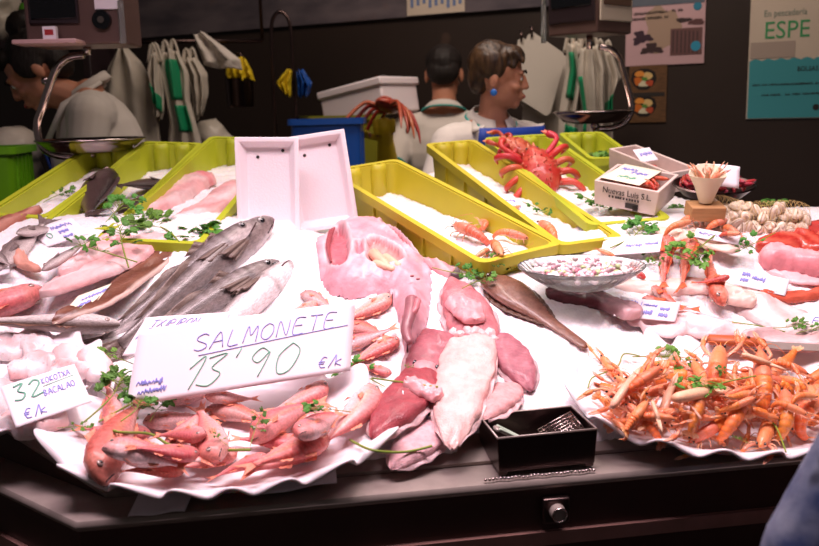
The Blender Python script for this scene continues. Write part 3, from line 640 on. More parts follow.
mb = MB(); mb.rings([strip_ring(z, d) for z, d in [(.842, .03), (.845, .003), (.868, .001), (.871, .03)]], cap=False, closed=False); mb.build('trim_strip', M['strip'], t, smooth=False)
def bedz(x, y): return None
poly = [BEDI @ (q + Vector((0, 0, .003))) for q in inset(.07)]
pl = [(q.x, q.y) for q in poly] + [(-1.12, 1.06), (-.74, 1.42), (-.6, 1.68), (-.12, 1.60), (-.10, 1.20), (.23, 1.24), (.25, 1.50), (.80, 1.50), (.98, 1.10), (1.25, .92), (1.55, .78)]
mb = MB(); mb.prism(pl, -.012, -.004); mb.build('display_bed', M['steel'], t, smooth=False, M=BED)
bk = [BED @ Vector((x, y, -.01)) for x, y in pl]
mb = MB(); n = len(bk); vs = [(q.x, q.y, .05) for q in bk] + [tuple(q) for q in bk]
mb.add(vs, [(i, (i + 1) % n, n + (i + 1) % n, n + i) for i in range(n)]); mb.build('carcass', M['fascia'], t, smooth=False)
lk = atz(548, 494, .9); d = Vector((N0[0], N0[1], 0)); q = lipp(lk.x); q.z = .905; q = q - d * .002
FR = fr(q, Vector(EX), d, Vector((0, 0, 1)))
MB().box((0, -.004, 0), (.042, .014, .04)).build('lock_plate', M['steel_dark'], t, bevel=.003, M=FR)
MB().tube([(0, -.008, 0), (0, -.024, 0)], [.0125, .0115], 20).build('lock_knob', M['steel'], t, M=FR, edge=40)
ring = [(.0105 * math.cos(a), -.0255, .0105 * math.sin(a)) for a in [2 * PI * k / 20 for k in range(21)]]
MB().tube(ring, .0018, 6).build('lock_ring', M['chrome'], t, M=FR)

# ------------------------------------------------------------------ height map of the display (bed coordinates)
HX0, HY0, HS = -1.3, -.12, .004
HM_ = np.zeros((int(3.1 / HS), int(1.9 / HS)))
def hidx(x, y): return int((x - HX0) / HS), int((y - HY0) / HS)
def hget(x, y):
    i, j = hidx(x, y); return HM_[min(max(i, 0), HM_.shape[0] - 1), min(max(j, 0), HM_.shape[1] - 1)]
def inpoly(x, y, poly):
    c = False; j = len(poly) - 1
    for i in range(len(poly)):
        a, b = poly[i], poly[j]
        if (a[1] > y) != (b[1] > y) and x < (b[0] - a[0]) * (y - a[1]) / (b[1] - a[1] + 1e-12) + a[0]: c = not c
        j = i
    return c
# crushed ice over the bed
icep = [BEDI @ q for q in inset(.085)]; icep = [(q.x, q.y) for q in icep] + pl[3:]
NXI, NYI, cell = 300, 190, .0095
def iceh(x, y):
    tl_, tr_ = min(max((.2 - x) / .6, 0), 1), min(max((x - .35) / .2, 0), 1); yc = .52 + .36 * tl_ + .16 * tr_; dy = y - yc
    k = (.084 + .024 * tl_ + .042 * tr_) * math.exp(-(dy / (.27 if dy < 0 else .24)) ** 2) + .006 + .0035 * pnoise(x * 9, y * 8, 1) + .0028 * pnoise(x * 31, y * 29, 3) + .0016 * random.uniform(-1, 1)
    g = Vector((x - .30, y - .42)); k += .0        # heaped a little in the middle
    return k + .018 * math.exp(-(Vector((x + .22, y - 1.05)).length / .16) ** 2)
mb = MB(); idx = {}; vs = []; cs = []; fs = []
x0i, y0i = -1.22, .0
hh = np.zeros((NXI, NYI))
ins = np.zeros((NXI, NYI), bool)
for i in range(NXI):
    for j in range(NYI):
        x, y = x0i + i * cell, y0i + j * cell; ins[i, j] = inpoly(x, y, icep) and not (.095 < x < .30 and y < .128); hh[i, j] = iceh(x, y)
for i in range(NXI - 1):
    for j in range(NYI - 1):
        if ins[i, j] and ins[i + 1, j] and ins[i, j + 1] and ins[i + 1, j + 1]:
            q = []
            for a, b in ((i, j), (i + 1, j), (i + 1, j + 1), (i, j + 1)):
                if (a, b) not in idx:
                    edge = not (ins[max(a - 1, 0), b] and ins[min(a + 1, NXI - 1), b] and ins[a, max(b - 1, 0)] and ins[a, min(b + 1, NYI - 1)])
                    idx[(a, b)] = len(vs); vs.append((x0i + a * cell + random.uniform(-.003, .003), y0i + b * cell + random.uniform(-.003, .003), -.03 if edge else hh[a, b]))
                q.append(idx[(a, b)])
            fs.append(tuple(q))
mb.add(vs, fs); o = mb.build('crushed_ice', M['ice'], M=BED); tag(o, 'crushed ice spread over the sloping counter display', 'ice', kind='stuff')
for i in range(HM_.shape[0]):
    for j in range(HM_.shape[1]):
        a, b = int((HX0 + i * HS - x0i) / cell + .5), int((HY0 + j * HS - y0i) / cell + .5)
        if 0 <= a < NXI and 0 <= b < NYI and ins[a, b]: HM_[i, j] = hh[a, b] - .001
def PH(px, py, off=0.0):                               # where the picture ray first meets the pile (bed coordinates)
    h = .22
    while h > 0:
        p = P(px, py, h)
        if hget(p.x, p.y) + off >= h: return p
        h -= .003
    return P(px, py, off)
def stamp(me, Lm, f=max):                              # raise the height map under a mesh (bed matrix Lm)
    co = np.empty(len(me.vertices) * 3); me.vertices.foreach_get('co', co); co = co.reshape(-1, 3)
    R = np.array(Lm); return co @ R[:3, :3].T + R[:3, 3]
def densify(me):
    co = np.empty(len(me.vertices) * 3); me.vertices.foreach_get('co', co); co = co.reshape(-1, 3)
    pts = [co]
    ed = np.empty(len(me.edges) * 2, dtype=np.int32); me.edges.foreach_get('vertices', ed); ed = ed.reshape(-1, 2)
    a, b = co[ed[:, 0]], co[ed[:, 1]]
    for k in (.25, .5, .75): pts.append(a + (b - a) * k)
    c = np.empty(len(me.polygons) * 3); me.polygons.foreach_get('center', c); pts.append(c.reshape(-1, 3))
    return np.concatenate(pts)
_dens = {}
def meshpts(o):
    k = o.data.name
    if k not in _dens: _dens[k] = densify(o.data)
    return _dens[k]
def treepts(root, L, skip=('antenna', 'leg', 'fin', 'leaves', 'stem', 'claw')):
    out = []
    def walk(o, Mx):
        if o.type == 'MESH' and not any(o.name.startswith(s) for s in skip):
            R = np.array(Mx); p = meshpts(o); out.append(p @ R[:3, :3].T + R[:3, 3])
        for c in o.children: walk(c, Mx @ c.matrix_basis)
    walk(root, L); return np.concatenate(out)
def rest(p, soft=88):                                  # offset that lets the points p rest on the height map
    i = np.clip(((p[:, 0] - HX0) / HS).astype(int), 0, HM_.shape[0] - 1); j = np.clip(((p[:, 1] - HY0) / HS).astype(int), 0, HM_.shape[1] - 1)
    key = i * HM_.shape[1] + j; u, inv = np.unique(key, return_inverse=True)
    lo = np.full(len(u), 1e9); np.minimum.at(lo, inv, p[:, 2]); hi = np.full(len(u), -1e9); np.maximum.at(hi, inv, p[:, 2])
    h = HM_.ravel()[u]; near = lo < np.percentile(lo, 60) + .004
    off = np.percentile((h - lo)[near], soft); return off, u, hi
def heap(u, hi):
    f = HM_.ravel(); f[u] = np.maximum(f[u], hi)
def slope_at(x, y, hd, ln, wd):                        # mean tilt of the pile along and across a heading
    c, s = math.cos(hd), math.sin(hd); a = []
    for k in (-.8, -.5, 0, .5, .8):
        for q in (-.7, 0, .7):
            u, v = k * ln / 2, q * wd / 2; a.append((u, v, hget(x + c * u - s * v, y + s * u + c * v)))
    a = np.array(a); A = np.c_[a[:, 0], a[:, 1], np.ones(len(a))]; s_ = np.linalg.lstsq(A, a[:, 2], rcond=None)[0]
    return float(np.clip(s_[0], -.32, .32)), float(np.clip(s_[1], -.32, .32))
def place(root, hp, tp, roll=0, ln0=1.0, wd=.25, scale=None, h0=.02, soft=88, tilt=True, lift=0, pitch=0, flip=1, ymin=-1):
    """lay a thing whose length runs along local x (+x = head) between the two picture points, resting on what lies there"""
    h = h0
    for it in range(4):
        a, b = P(*hp, h), P(*tp, h); d = a - b; L = d.length; hd = math.atan2(d.y, d.x); c = (a + b) / 2; c.y = max(c.y, ymin)
        sc = (L / ln0) if scale is None else scale
        ta, tb = slope_at(c.x, c.y, hd, L * .8, wd * sc) if tilt else (0, 0)
        Rm = RZ(math.degrees(hd)) @ RY(-math.degrees(math.atan(ta)) - pitch) @ RX(math.degrees(math.atan(tb)) + roll)
        Lm = T3((c.x, c.y, 0)) @ Rm @ Matrix.Diagonal((sc, sc * flip, sc, 1))
        p = treepts(root, Lm); off, u, hi = rest(p, soft); h = off + lift
    Lm = T3((c.x, c.y, off + lift)) @ Rm @ Matrix.Diagonal((sc, sc * flip, sc, 1))
    root.matrix_basis = BED @ Lm; heap(u, hi + off + lift); return Lm
_used = set()
def inst(proto, label, group=None, cat=None):
    r = proto if proto.name not in _used else dup(proto)
    _used.add(proto.name); r['label'] = label
    if group: r['group'] = group
    if cat: r['category'] = cat
    return r

# ------------------------------------------------------------------ lime crates with ice
def bedcrate(label, m, BL, BR, FRt, FL, h=.13, ice=(.085, .05), seed=0, ends=(1,), bury=.0):
    q = [P(*c, h) for c in (BL, BR, FRt, FL)]
    d = ((q[0] - q[3]).normalized() + (q[1] - q[2]).normalized()); d.z = 0; d.normalize(); x = Vector((d.y, -d.x, 0))
    l = ((q[0] - q[3]).dot(d) + (q[1] - q[2]).dot(d)) / 2; w = ((q[1] - q[0]).dot(x) + (q[2] - q[3]).dot(x)) / 2
    c = sum(q, Vector()) / 4; o = c - d * l / 2 - x * w / 2; o.z = .004
    Lm = fr(o, x, d, Vector((0, 0, 1))); t = crate_obj('fish_crate', label, m, BED @ Lm, w, l, h - .004, ends=ends)
    mb = MB(); nx, ny = int(w / .009), int(l / .009); inn = .014
    def f(u, v):
        X = inn + (w - 2 * inn) * u; Y = inn + (l - 2 * inn) * v
        return (X, Y, ice[0] + (ice[1] - ice[0]) * v + .012 * math.sin(PI * u) * (.6 + .4 * math.sin(v * 5 + seed)) + .006 * pnoise(X * 16, Y * 14, seed) + .003 * pnoise(X * 60, Y * 55, seed) + random.uniform(-.0016, .0016))
    mb.grid(f, nx, ny); n = (nx + 1) * (ny + 1)
    per = [i for i in range(nx + 1)] + [(j + 1) * (nx + 1) + nx for j in range(ny)] + [ny * (nx + 1) + nx - 1 - i for i in range(nx)] + [(ny - 1 - j) * (nx + 1) for j in range(ny - 1)]
    bs = len(mb.v); mb.v += [(mb.v[i][0], mb.v[i][1], .012) for i in per]; mb.c += [(1, 1, 1)] * len(per); k = len(per)
    mb.f += [(per[i], bs + i, bs + (i + 1) % k, per[(i + 1) % k]) for i in range(k)]; mb.f.append(tuple(bs + i for i in range(k)))
    o = mb.build('crate_ice', M['ice'], M=BED @ Lm); tag(o, 'crushed ice filling the ' + label.split(',')[0], 'ice', kind='stuff')
    p = np.array(mb.v[:n]); R = np.array(Lm); p = p @ R[:3, :3].T + R[:3, 3]
    for a in p:
        i, j = hidx(a[0], a[1]); HM_[max(i - 1, 0):i + 3, max(j - 1, 0):j + 3] = a[2]
    return t, Lm, w, l
bedcrate('yellow crate right of the standing white trays, prawns at its lower end', M['crate_y'], (325, 170), (402, 163), (557, 246), (483, 260), .13, (.098, .045), 1)
bedcrate('lime crate with plain ice in front of the woman in the blue apron', M['crate_y'], (419, 139), (484, 148), (613, 236), (566, 246), .13, (.095, .06), 2)
bedcrate('lime green crate holding the red spider crab', M['crate'], (482, 139), (552, 136), (654, 215), (604, 228), .13, (.1, .05), 3)
bedcrate('lime crate with green herbs behind the labelled fish box', M['crate'], (562, 135), (600, 133), (630, 156), (594, 160), .11, (.06, .04), 4)
bedcrate('leftmost lime crate of plain ice under the left scale pan', M['crate'], (90, 150), (137, 148), (45, 219), (-12, 212), .11, (.075, .05), 5)
bedcrate('lime crate holding three dark shiny fish', M['crate'], (141, 147), (203, 141), (108, 233), (48, 222), .11, (.06, .03), 6)
bedcrate('lime crate of pink skinned fish left of the standing white trays', M['crate'], (206, 141), (290, 138), (190, 246), (110, 236), .11, (.085, .03), 7)
# bright green basket at the far left
p = atz(-14, 192, 1.2); t0 = at(0, 150, 2.62)
g = at(-12, 196, 2.6)
crate_obj('green_basket', 'bright green plastic basket at the far left edge behind the ice crate', M['crate_g'], T3((at(-42, 150, 2.62).x, 2.6, 1.19)) @ RZ(8), at(12, 150, 2.62).x - at(-42, 150, 2.62).x, .24, at(10, 148, 2.62).z - 1.19, ends=())
t = thing('basket_stand', 'dark stand carrying the bright green basket at far left', 'stand'); MB().box((at(-6, 150, 2.7).x - .03, 2.72, .59), (.24, .2, 1.19)).build('box', M['fascia'], t, bevel=.004)

# standing polystyrene trays
def standing(label, px_bl, px_br, px_tl, Y, lean, seed):
    hb = hget(*P(*px_bl, .03).xy); Y = (BED @ P(*px_bl, hb)).y; a, b = at(*px_bl, Y), at(*px_br, Y); x = (b - a); w = x.length; x.normalize(); hgt = (at(*px_tl, Y + .05) - a).length
    up = Vector((0, math.sin(math.radians(lean)), math.cos(math.radians(lean)))); y = x.cross(up).normalized() * -1; z = x.cross(y)
    y = up.cross(x).normalized(); up = x.cross(y) * -1; up = up if up.z > 0 else -up; n = up.cross(x).normalized(); n = n if n.y < 0 else -n
    t = thing('foam_tray', label, 'tray', fr(a, x, up, n)); h = hgt; d = .024
    mb = MB(); r = .012
    def rr(i, z):
        return [(i, i, z), (w - i, i, z), (w - i, h - i, z), (i, h - i, z)]
    mb.rings([rr(.0, .0), rr(-.004, d), rr(.006, d + .001), rr(.020, .006)]); mb.build('tray_body', M['poly'], t, bevel=.002, edge=30)
    for k, u in enumerate((.33, .75)): MB().tube([(w * u, h * (.80 + .07 * k), .0062), (w * u, h * (.80 + .07 * k), .0072)], .0038, 12).build('drain_hole', M['ink_k'], t)
    return t
standing('left white foam tray standing upright on the ice', (241, 229), (300, 229), (232, 141), 2.21, 0, 0)
standing('right white foam tray standing upright, its top corner cut, leaning right', (297, 231), (358, 222), (288, 141), 2.2, 0, 1)

# ------------------------------------------------------------------ scalloped dishes on the front of the counter
def dish(label, c, rx, ry, z=.012, n=26, amp=.011, tiltx=0, rot=0, depth=.03):
    def rad(a): return 1 / math.sqrt((math.cos(a) / rx) ** 2 + (math.sin(a) / ry) ** 2)
    t = thing('scalloped_dish', label, 'dish', BED @ T3((c[0], c[1], z)) @ RZ(rot) @ RX(tiltx)); mb = MB(); na = 208
    prof = [(.01, 0), (.4, 0), (.70, .002), (.8, depth * .3), (.9, depth * .75), (.97, depth * .98), (1.02, depth * 1.05)]; rr = []
    for s, zz in prof:
        ring = []
        for k in range(na):
            a = 2 * PI * k / na; q = max(0, (s - .74) / .28); wv = math.sin(n * a); R = rad(a) * s + q * amp * .5 * wv; ring.append((R * math.cos(a), R * math.sin(a), zz + q * q * amp * wv * .8))
        rr.append(ring)
    mb.rings(rr, cap=False); mb.f.append(tuple(range(na - 1, -1, -1))); o = mb.build('dish_body', M['dish'], t, solid=.004)
    o.modifiers[0].offset = 1
    Lm = T3((c[0], c[1], z)) @ RZ(rot) @ RX(tiltx)
    p = densify(o.data); R = np.array(Lm); p = p @ R[:3, :3].T + R[:3, 3]; off, u, hi = rest(p, 50); heap(u, hi + .004)
    for i in range(HM_.shape[0]):                      # floor of the dish
        x = HX0 + i * HS - c[0]
        if abs(x) > max(rx, ry): continue
        for j in range(HM_.shape[1]):
            y = HY0 + j * HS - c[1]; a = math.atan2(y, x) - math.radians(rot); s = math.hypot(x, y) / rad(a)
            if s < .95: HM_[i, j] = z + .005 + np.interp(s, [q[0] for q in prof], [q[1] for q in prof])
    return t
dish('large scalloped white dish heaped with red mullets at the front left', (-.272, .155), .265, .178, .014, 16, .022, 0, -2, .034)
dish('scalloped white dish piled with orange langoustines at the front right', (.565, .138), .275, .185, .012, 17, .02, 0, 0, .034)
dish('scalloped white dish of pale cod pieces at the far left front', (-.72, .325), .23, .19, .012, 18, .014, 0, 20, .034)
# paper napkins under the dishes
def napkin(label, pts, seed):
    q = [P(*c, .004) for c in pts]; mb = MB()
    mb.grid(lambda u, v: (q[0].lerp(q[1], u)).lerp(q[3].lerp(q[2], u), v) + Vector((0, 0, .0035 + .0015 * math.sin(u * 9 + v * 6 + seed))), 14, 10)
    o = mb.build('paper_napkin', M['paper'], solid=.0008, M=BED); tag(o, label, 'napkin')
napkin('corner of a crumpled white paper sheet sticking out under the mullet dish in front', [(150, 470), (205, 472), (185, 513), (128, 519)], 1)
napkin('torn white paper scrap on the steel lip right of the mullet dish', [(255, 470), (335, 462), (337, 484), (262, 497)], 2)

# steel pan with tools on the lip
a, b = P(497, 478, .0), P(598, 470, .0); A = BED @ Vector((a.x, a.y, .003)); B_ = BED @ Vector((b.x, b.y, .003)); B_.z = A.z
x = (B_ - A).normalized(); y = Vector((-x.y, x.x, 0)); w = (B_ - A).length; PM = fr(A + Vector((0, 0, .006)) - y * .004, x, y, Vector((0, 0, 1))) @ RZ(3)
t = thing('steel_pan', 'dark rectangular steel pan with tools standing on the counter lip', 'pan', PM); dp, hp, th = .108, .055, .0025
mb = MB()
def rc(i, z): return [(i, i, z), (w - i, i, z), (w - i, dp - i, z), (i, dp - i, z)]
mb.rings([rc(.003, 0), rc(0, hp), rc(th, hp), rc(.003 + th, th)]); mb.build('pan_body', M['steel_dark'], t, smooth=False, bevel=.0008)
mb = MB(); mb.tube([rc(.001, hp)[i % 4] for i in range(5)], .0018, 6); mb.build('rolled_edge', M['steel'], t)
for xx in (.01, w - .01):
    for yy in (.012, dp - .012): MB().box((xx, yy, -.003), (.014, .014, .007)).build('foot', M['steel_dark'], t, bevel=.002)
for u_ in range(40):
    for v_ in range(40):
        q_ = BEDI @ (PM @ Vector((w * u_ / 39, dp * v_ / 39, hp))); i_, j_ = hidx(q_.x, q_.y); HM_[i_, j_] = max(HM_[i_, j_], .068)
t = thing('fish_tongs', 'pale green-handled tongs lying in the steel pan', 'tongs', PM)
for s in (-1, 1): MB().tube(smooth_pts([(.02, dp * .62 + s * .008, .046), (.05, dp * .55 + s * .006, .03), (.085, dp * .35 + s * .003, .012), (.10, dp * .28, .0075)], 5), [.005] * 10 + [.0035] * 6, 8, flat=.5).build('arm', mat('pale_green_plastic', 'b8c8b4', .4), t)
o = MB().ell((.018, dp * .62, .045), (.005, .010, .004)).build('hinge', M['steel'], t)
t = thing('wire_brush', 'small grey wire-mesh scrubber leaning in the right of the steel pan', 'scrubber', PM @ T3((w * .80, dp * .55, .022)) @ RY(-24) @ RX(18))
mb = MB(); MB().box((.0, .0, .010), (.06, .045, .018)).build('pad', M['steel_dark'], t, bevel=.003)
for k in range(9): mb.tube([(-.031 + .0076 * k, -.022, .0205), (-.031 + .0076 * k, .022, .0205)], .0012, 5)
for k in range(7): mb.tube([(-.031, -.021 + .007 * k, .0215), (.031, -.021 + .007 * k, .0215)], .0012, 5)
mb.build('wire_mesh', M['chrome'], t)
# bead chain under the pan
t = thing('bead_chain', 'row of shiny steel beads along the counter lip under the pan', 'chain'); pa, pb = atz(487, 485, .957), atz(597, 476, .957); mb = MB()
NB = 30
for k in range(NB):
    u = k / (NB - 1); q = lipp(pa.x + (pb.x - pa.x) * u); q = q + Vector((0, 0, .0075)) - Vector((N0[0], N0[1], 0)) * (-.0035 + .0012 * math.sin(k * 1.3))
    if k in (10, 11): q.z -= .001
    mb.ell(q, (.0026, .0026, .0026), u=10, v=6)
mb.build('beads', M['chrome'], t)
MB().tube([lipp(pa.x) + Vector((0, .0035, .0075)), lipp(pb.x) + Vector((0, .0035, .0075))], .0006, 5).build('wire', M['steel'], t)

# ------------------------------------------------------------------ fish
def lerp(a, b, t): return tuple(a[i] + (b[i] - a[i]) * t for i in range(3))
def fish(name, cat, prof, colf, m, bl=.84, bz=0, by=0, nr=34, ns=18, eye=(.11, .35, .028), fins=(), tail=(.16, .11, .45), fcol=(.6, .3, .2), mouth=None, eyecol=((.42, .30, .26), (.01, .01, .012)), belly_cut=False):
    """unit-long fish, head to +x, back up; prof rows are (t, up, down, halfwidth, centre)"""
    t = thing(name, '-', cat); T = [r[0] for r in prof]
    def pr(u): return [np.interp(u, T, [r[k] for r in prof]) for k in (1, 2, 3)]
    def bend(x, y, z): return (x, y + by * (2 * x) ** 2 + by * .6 * math.sin(x * 5), z + bz * (2 * x) ** 2)
    rings, cols = [], []
    for i in range(nr + 1):
        u = (i / nr) ** 1.15; up, dn, hw = pr(u); x = .5 - u * bl; ring = []
        for j in range(ns):
            a = 2 * PI * j / ns; c, s = math.cos(a), math.sin(a); z = (up * c if c > 0 else dn * c); y = hw * (abs(s) ** .85) * (1 if s > 0 else -1)
            k = 1 + .02 * pnoise(x * 20, a * 2, len(name) % 7)
            ring.append(bend(x, y * k, z * k)); 
        rings.append(ring)
    mb = MB(); mb.rings(rings, lambda i, j: colf((i / nr) ** 1.15, abs(((2 * PI * j / ns + PI) % (2 * PI)) - PI) / PI, 1 if j < ns / 2 else -1)); mb.build('body', m, t)
    eu, ez, er = eye; up, dn, hw = pr(eu)
    for s in (-1, 1):
        zz = up * ez; yy = hw * math.sqrt(max(0, 1 - ez ** 2)) * .93
        p = Vector(bend(.5 - eu * bl, s * yy, zz)); mb = MB()
        mb.ell(p, (er, er * .55, er), col=eyecol[0]).ell(p + Vector((0, s * er * .36, 0)), (er * .55, er * .3, er * .55), col=eyecol[1]); mb.build('eye', M['eye'], t)
    def fin(nm, base, outer, col):
        mb = MB(); n = 14
        def f(u, v):
            b = base(u); o = outer(u); r = 1 - .10 * abs(math.sin(u * 9 * PI)) * v
            q = tuple(b[k] + (o[k] - b[k]) * v * r for k in range(3)); q = (q[0], q[1] + .006 * math.sin(u * 14) * v, q[2]); return bend(*q)
        mb.grid(f, n, 5, col=lambda u, v: lerp(col, tuple(min(1, c * 1.35) for c in col), v)); mb.build(nm, M['fin'], t, solid=.004)
    tl, th, fk = tail; x0 = .5 - bl; up, dn, hw = pr(1.0)
    fin('tail_fin', lambda u: (x0 + .01, 0, up - (up + dn) * u), lambda u: (x0 - tl * (1 - fk * (1 - abs(2 * u - 1))), .006 * math.sin(u * 3), th * (1 - 2 * u)), fcol)
    for kind, u0, u1, hgt in fins:
        if kind == 'dorsal': fin('dorsal_fin', lambda u: (.5 - (u0 + (u1 - u0) * u) * bl, 0, pr(u0 + (u1 - u0) * u)[0] * .92), lambda u: (.5 - (u0 + (u1 - u0) * u + .04) * bl, 0, pr(u0 + (u1 - u0) * u)[0] + hgt * (1 - .75 * u) * min(1, u * 7 + .15)), fcol)
        if kind == 'anal': fin('anal_fin', lambda u: (.5 - (u0 + (u1 - u0) * u) * bl, 0, -pr(u0 + (u1 - u0) * u)[1] * .92), lambda u: (.5 - (u0 + (u1 - u0) * u + .04) * bl, 0, -pr(u0 + (u1 - u0) * u)[1] - hgt * (1 - .75 * u) * min(1, u * 7 + .15)), fcol)
        if kind == 'pectoral':
            for s in (-1, 1):
                w_ = pr(u0)[2]; fin('pectoral_fin', lambda u: (.5 - u0 * bl, s * w_ * .93, -.012 + .024 * u), lambda u: (.5 - (u0 + (u1 - u0) * (.75 + .25 * u)) * bl, s * (w_ + .012), -hgt + hgt * 1.7 * u), fcol)
        if kind == 'pelvic':
            for s in (-1, 1):
                d_ = pr(u0)[1]; fin('pelvic_fin', lambda u: (.5 - (u0 + .03 * u) * bl, s * .02, -d_ * .93), lambda u: (.5 - (u1 - .05 * u) * bl, s * (.03 + .02 * u), -d_ - hgt + hgt * .5 * u), fcol)
    if mouth:
        mu, ms = mouth; up, dn, hw = pr(mu)
        for s in (-1, 1):
            pts = []
            for k in range(8):
                u = .004 + mu * k / 7; a, d, w = pr(u); c = -.35 - .25 * k / 7; pts.append(bend(.5 - u * bl, s * w * math.sqrt(1 - c * c) * 1.0, d * c))
            MB().tube(pts, [ms] * 8, 6, col=(.05, .012, .015)).build('mouth', M['eye'], t)
    return t
R = lin
# red mullets
def mullet_col(v):
    back, side, bel = [(R('d44a4c'), R('e87c80'), R('f4c6c6')), (R('dc6264'), R('f0a0a0'), R('f8dada')), (R('c83c3c'), R('de6262'), R('ecaaa6'))][v]
    def f(u, a, s):
        c = lerp(back, side, min(1, a * 2.2)) if a < .45 else lerp(side, bel, min(1, (a - .45) * 2.6))
        k = .5 + .5 * math.sin(u * 95) * math.sin(a * 46); c = lerp(c, R('f2c8b4'), .16 * k)
        if u < .17: c = lerp(c, R('e58e80'), .5)
        if .165 < u < .185: c = lerp(c, R('a83038'), .45)
        if abs(a - .42) < .06 and u > .2: c = lerp(c, R('eda06a'), .35)
        return c
    return f
MUP = [(a_, b_ * 1.42, c_ * 1.42, d_ * 1.5) for a_, b_, c_, d_ in [(0, .012, .014, .010), (.03, .045, .03, .032), (.08, .085, .05, .05), (.15, .112, .068, .062), (.28, .122, .084, .068), (.45, .108, .08, .062), (.62, .08, .062, .046), (.8, .046, .038, .026), (.93, .025, .022, .012), (1, .026, .022, .008)]]
MFIN = [('dorsal', .3, .45, .05), ('dorsal', .58, .72, .04), ('anal', .6, .74, .04), ('pectoral', .24, .42, .03), ('pelvic', .28, .42, .03)]
mull = [fish('red_mullet', 'fish', MUP, mullet_col(k), M['skin_fish'], bz=b, by=y, fins=MFIN, eye=(.1, .5, .026), fcol=R('e88a70'), tail=(.17, .1, .55), mouth=(.07, .005)) for k, b, y in ((0, .03, 0), (1, -.05, .02), (2, -.06, -.03))]
MU = [  # head px, tail px, proto, roll, label bit
 ((330, 388), (258, 418), 1, 85, 'long pale red mullet just under the right half of the big card, head right'),
 ((205, 405), (262, 392), 0, 80, 'red mullet tucked under the lower edge of the big price card, head to the left'),
 ((98, 470), (140, 392), 2, 60, 'deep red mullet standing head down at the left end of the mullet dish under parsley'),
 ((165, 402), (232, 388), 0, 95, 'pink mullet below the centre of the big price card, head to the left'),
 ((168, 455), (205, 408), 1, 75, 'orange-bellied mullet in the middle left of the mullet dish'),
 ((222, 452), (198, 396), 0, 100, 'broad pink mullet with tail up in the centre of the mullet dish'),
 ((248, 432), (330, 398), 2, 70, 'slender red mullet slanting across the middle of the mullet dish'),
 ((330, 408), (235, 446), 1, 95, 'whitish pink mullet right of centre in the mullet dish, head up right'),
 ((268, 456), (205, 468), 0, 85, 'pink mullet in the second row of the mullet dish, behind the front deep red fish'),
 ((125, 458), (215, 448), 1, 80, 'pale mullet with grey face behind the left front of the mullet dish'),
 ((210, 440), (150, 425), 0, 75, 'small red mullet half buried at the left centre of the mullet dish'),
 ((378, 392), (318, 446), 1, 80, 'big pale mullet at the right rim of the mullet dish, head up against the rim'),
 ((100, 462), (192, 460), 1, 88, 'silvery pink mullet along the left front rim of the mullet dish'),
 ((330, 432), (240, 470), 2, 85, 'curved deep red mullet along the front rim of the mullet dish'),
 ((200, 458), (118, 473), 2, 80, 'thin red mullet with pointed tail lying at the front left rim of the mullet dish'),
 ((300, 445), (345, 402), 0, 92, 'pink mullet wedged beside the big pale one at the right of the dish'),
 ((118, 422), (108, 384), 0, 85, 'small red mullet behind the parsley at the upper left of the mullet dish'),
]
rnd = random.Random(11); ow = ['leftmost', 'second from left', 'third from left', 'fourth from left', 'fifth from left', 'sixth from left', 'seventh from left', 'eighth from left', 'rightmost']
for k, (x_, y_) in enumerate([(112, 430), (140, 448), (150, 470), (182, 420), (205, 462), (245, 415), (268, 440), (300, 420), (335, 420)]):
    a_ = rnd.uniform(-.7, .7); r = inst(mull[k % 3], 'half hidden red mullet at the bottom of the dish heap, ' + ow[k], 'red mullets in the front left dish'); sg = rnd.choice((-1, 1)); place(r, (x_ + sg * 40 * math.cos(a_), y_ + 22 * math.sin(a_)), (x_ - sg * 40 * math.cos(a_), y_ - 22 * math.sin(a_)), 85, wd=.3, h0=.05, soft=85)
for hp, tp, k, rl_, lb in MU:
    hp, tp = [(q[0], min(488, q[1] + max(0, q[1] - 420) * .12)) for q in (hp, tp)]
    r = inst(mull[k], lb, 'red mullets in the front left dish'); place(r, hp, tp, rl_, wd=.2, h0=.05, soft=80, ymin=.035)
# small mullets on the ice behind the price card
for hp, tp, k, rl_, lb in [((395, 300), (328, 312), 1, 85, 'pale mullet on the ice below the skinned monkfish, uppermost beside the price card'), ((398, 318), (340, 338), 0, 80, 'orange-red mullet right of the price card, second from the top'), ((345, 318), (392, 336), 2, 85, 'red mullet with tail down right of the price card'), ((334, 342), (402, 335), 0, 85, 'red mullet with thin tail pointing right, lowest beside the price card'), ((302, 288), (340, 302), 1, 85, 'faint pale mullet above the top edge of the price card, upper one'), ((320, 300), (270, 307), 1, 80, 'pale pink mullet touching the top edge of the price card'), ((392, 372), (352, 366), 0, 80, 'orange mullet under the parsley right of the price card')]:
    r = inst(mull[k], lb, 'small mullets on the ice behind the big price card'); place(r, hp, tp, rl_, wd=.2, h0=.03, soft=70)
# hakes
def hake_col(d):
    def f(u, a, s):
        c = lerp(R('4a4240'), R('857672'), min(1, a * 2.4)) if a < .4 else lerp(R('857672') if not d else R('b0a09c'), R('eee2e2'), min(1, max(0, a - (.62 if not d else .45)) * 4))
        if abs(a - .43) < .03 and u > .2: c = lerp(c, R('2c2826'), .5)
        if u < .05: c = lerp(c, R('3a2a2a'), .5)
        if .2 < u < .225: c = lerp(c, R('4a3c3a'), .5)
        k = math.sin(u * 120) * math.sin(a * 50); return lerp(c, R('d8ccd0'), max(0, k) * .22)
    return f
HKP = [(a_, b_ * 1.06, c_ * 1.06, d_ * 1.06) for a_, b_, c_, d_ in [(0, .008, .012, .012), (.03, .03, .03, .03), (.08, .045, .045, .043), (.16, .058, .062, .054), (.24, .066, .072, .058), (.38, .064, .07, .054), (.55, .05, .054, .042), (.75, .032, .034, .026), (.92, .018, .018, .012), (1, .018, .018, .007)]]
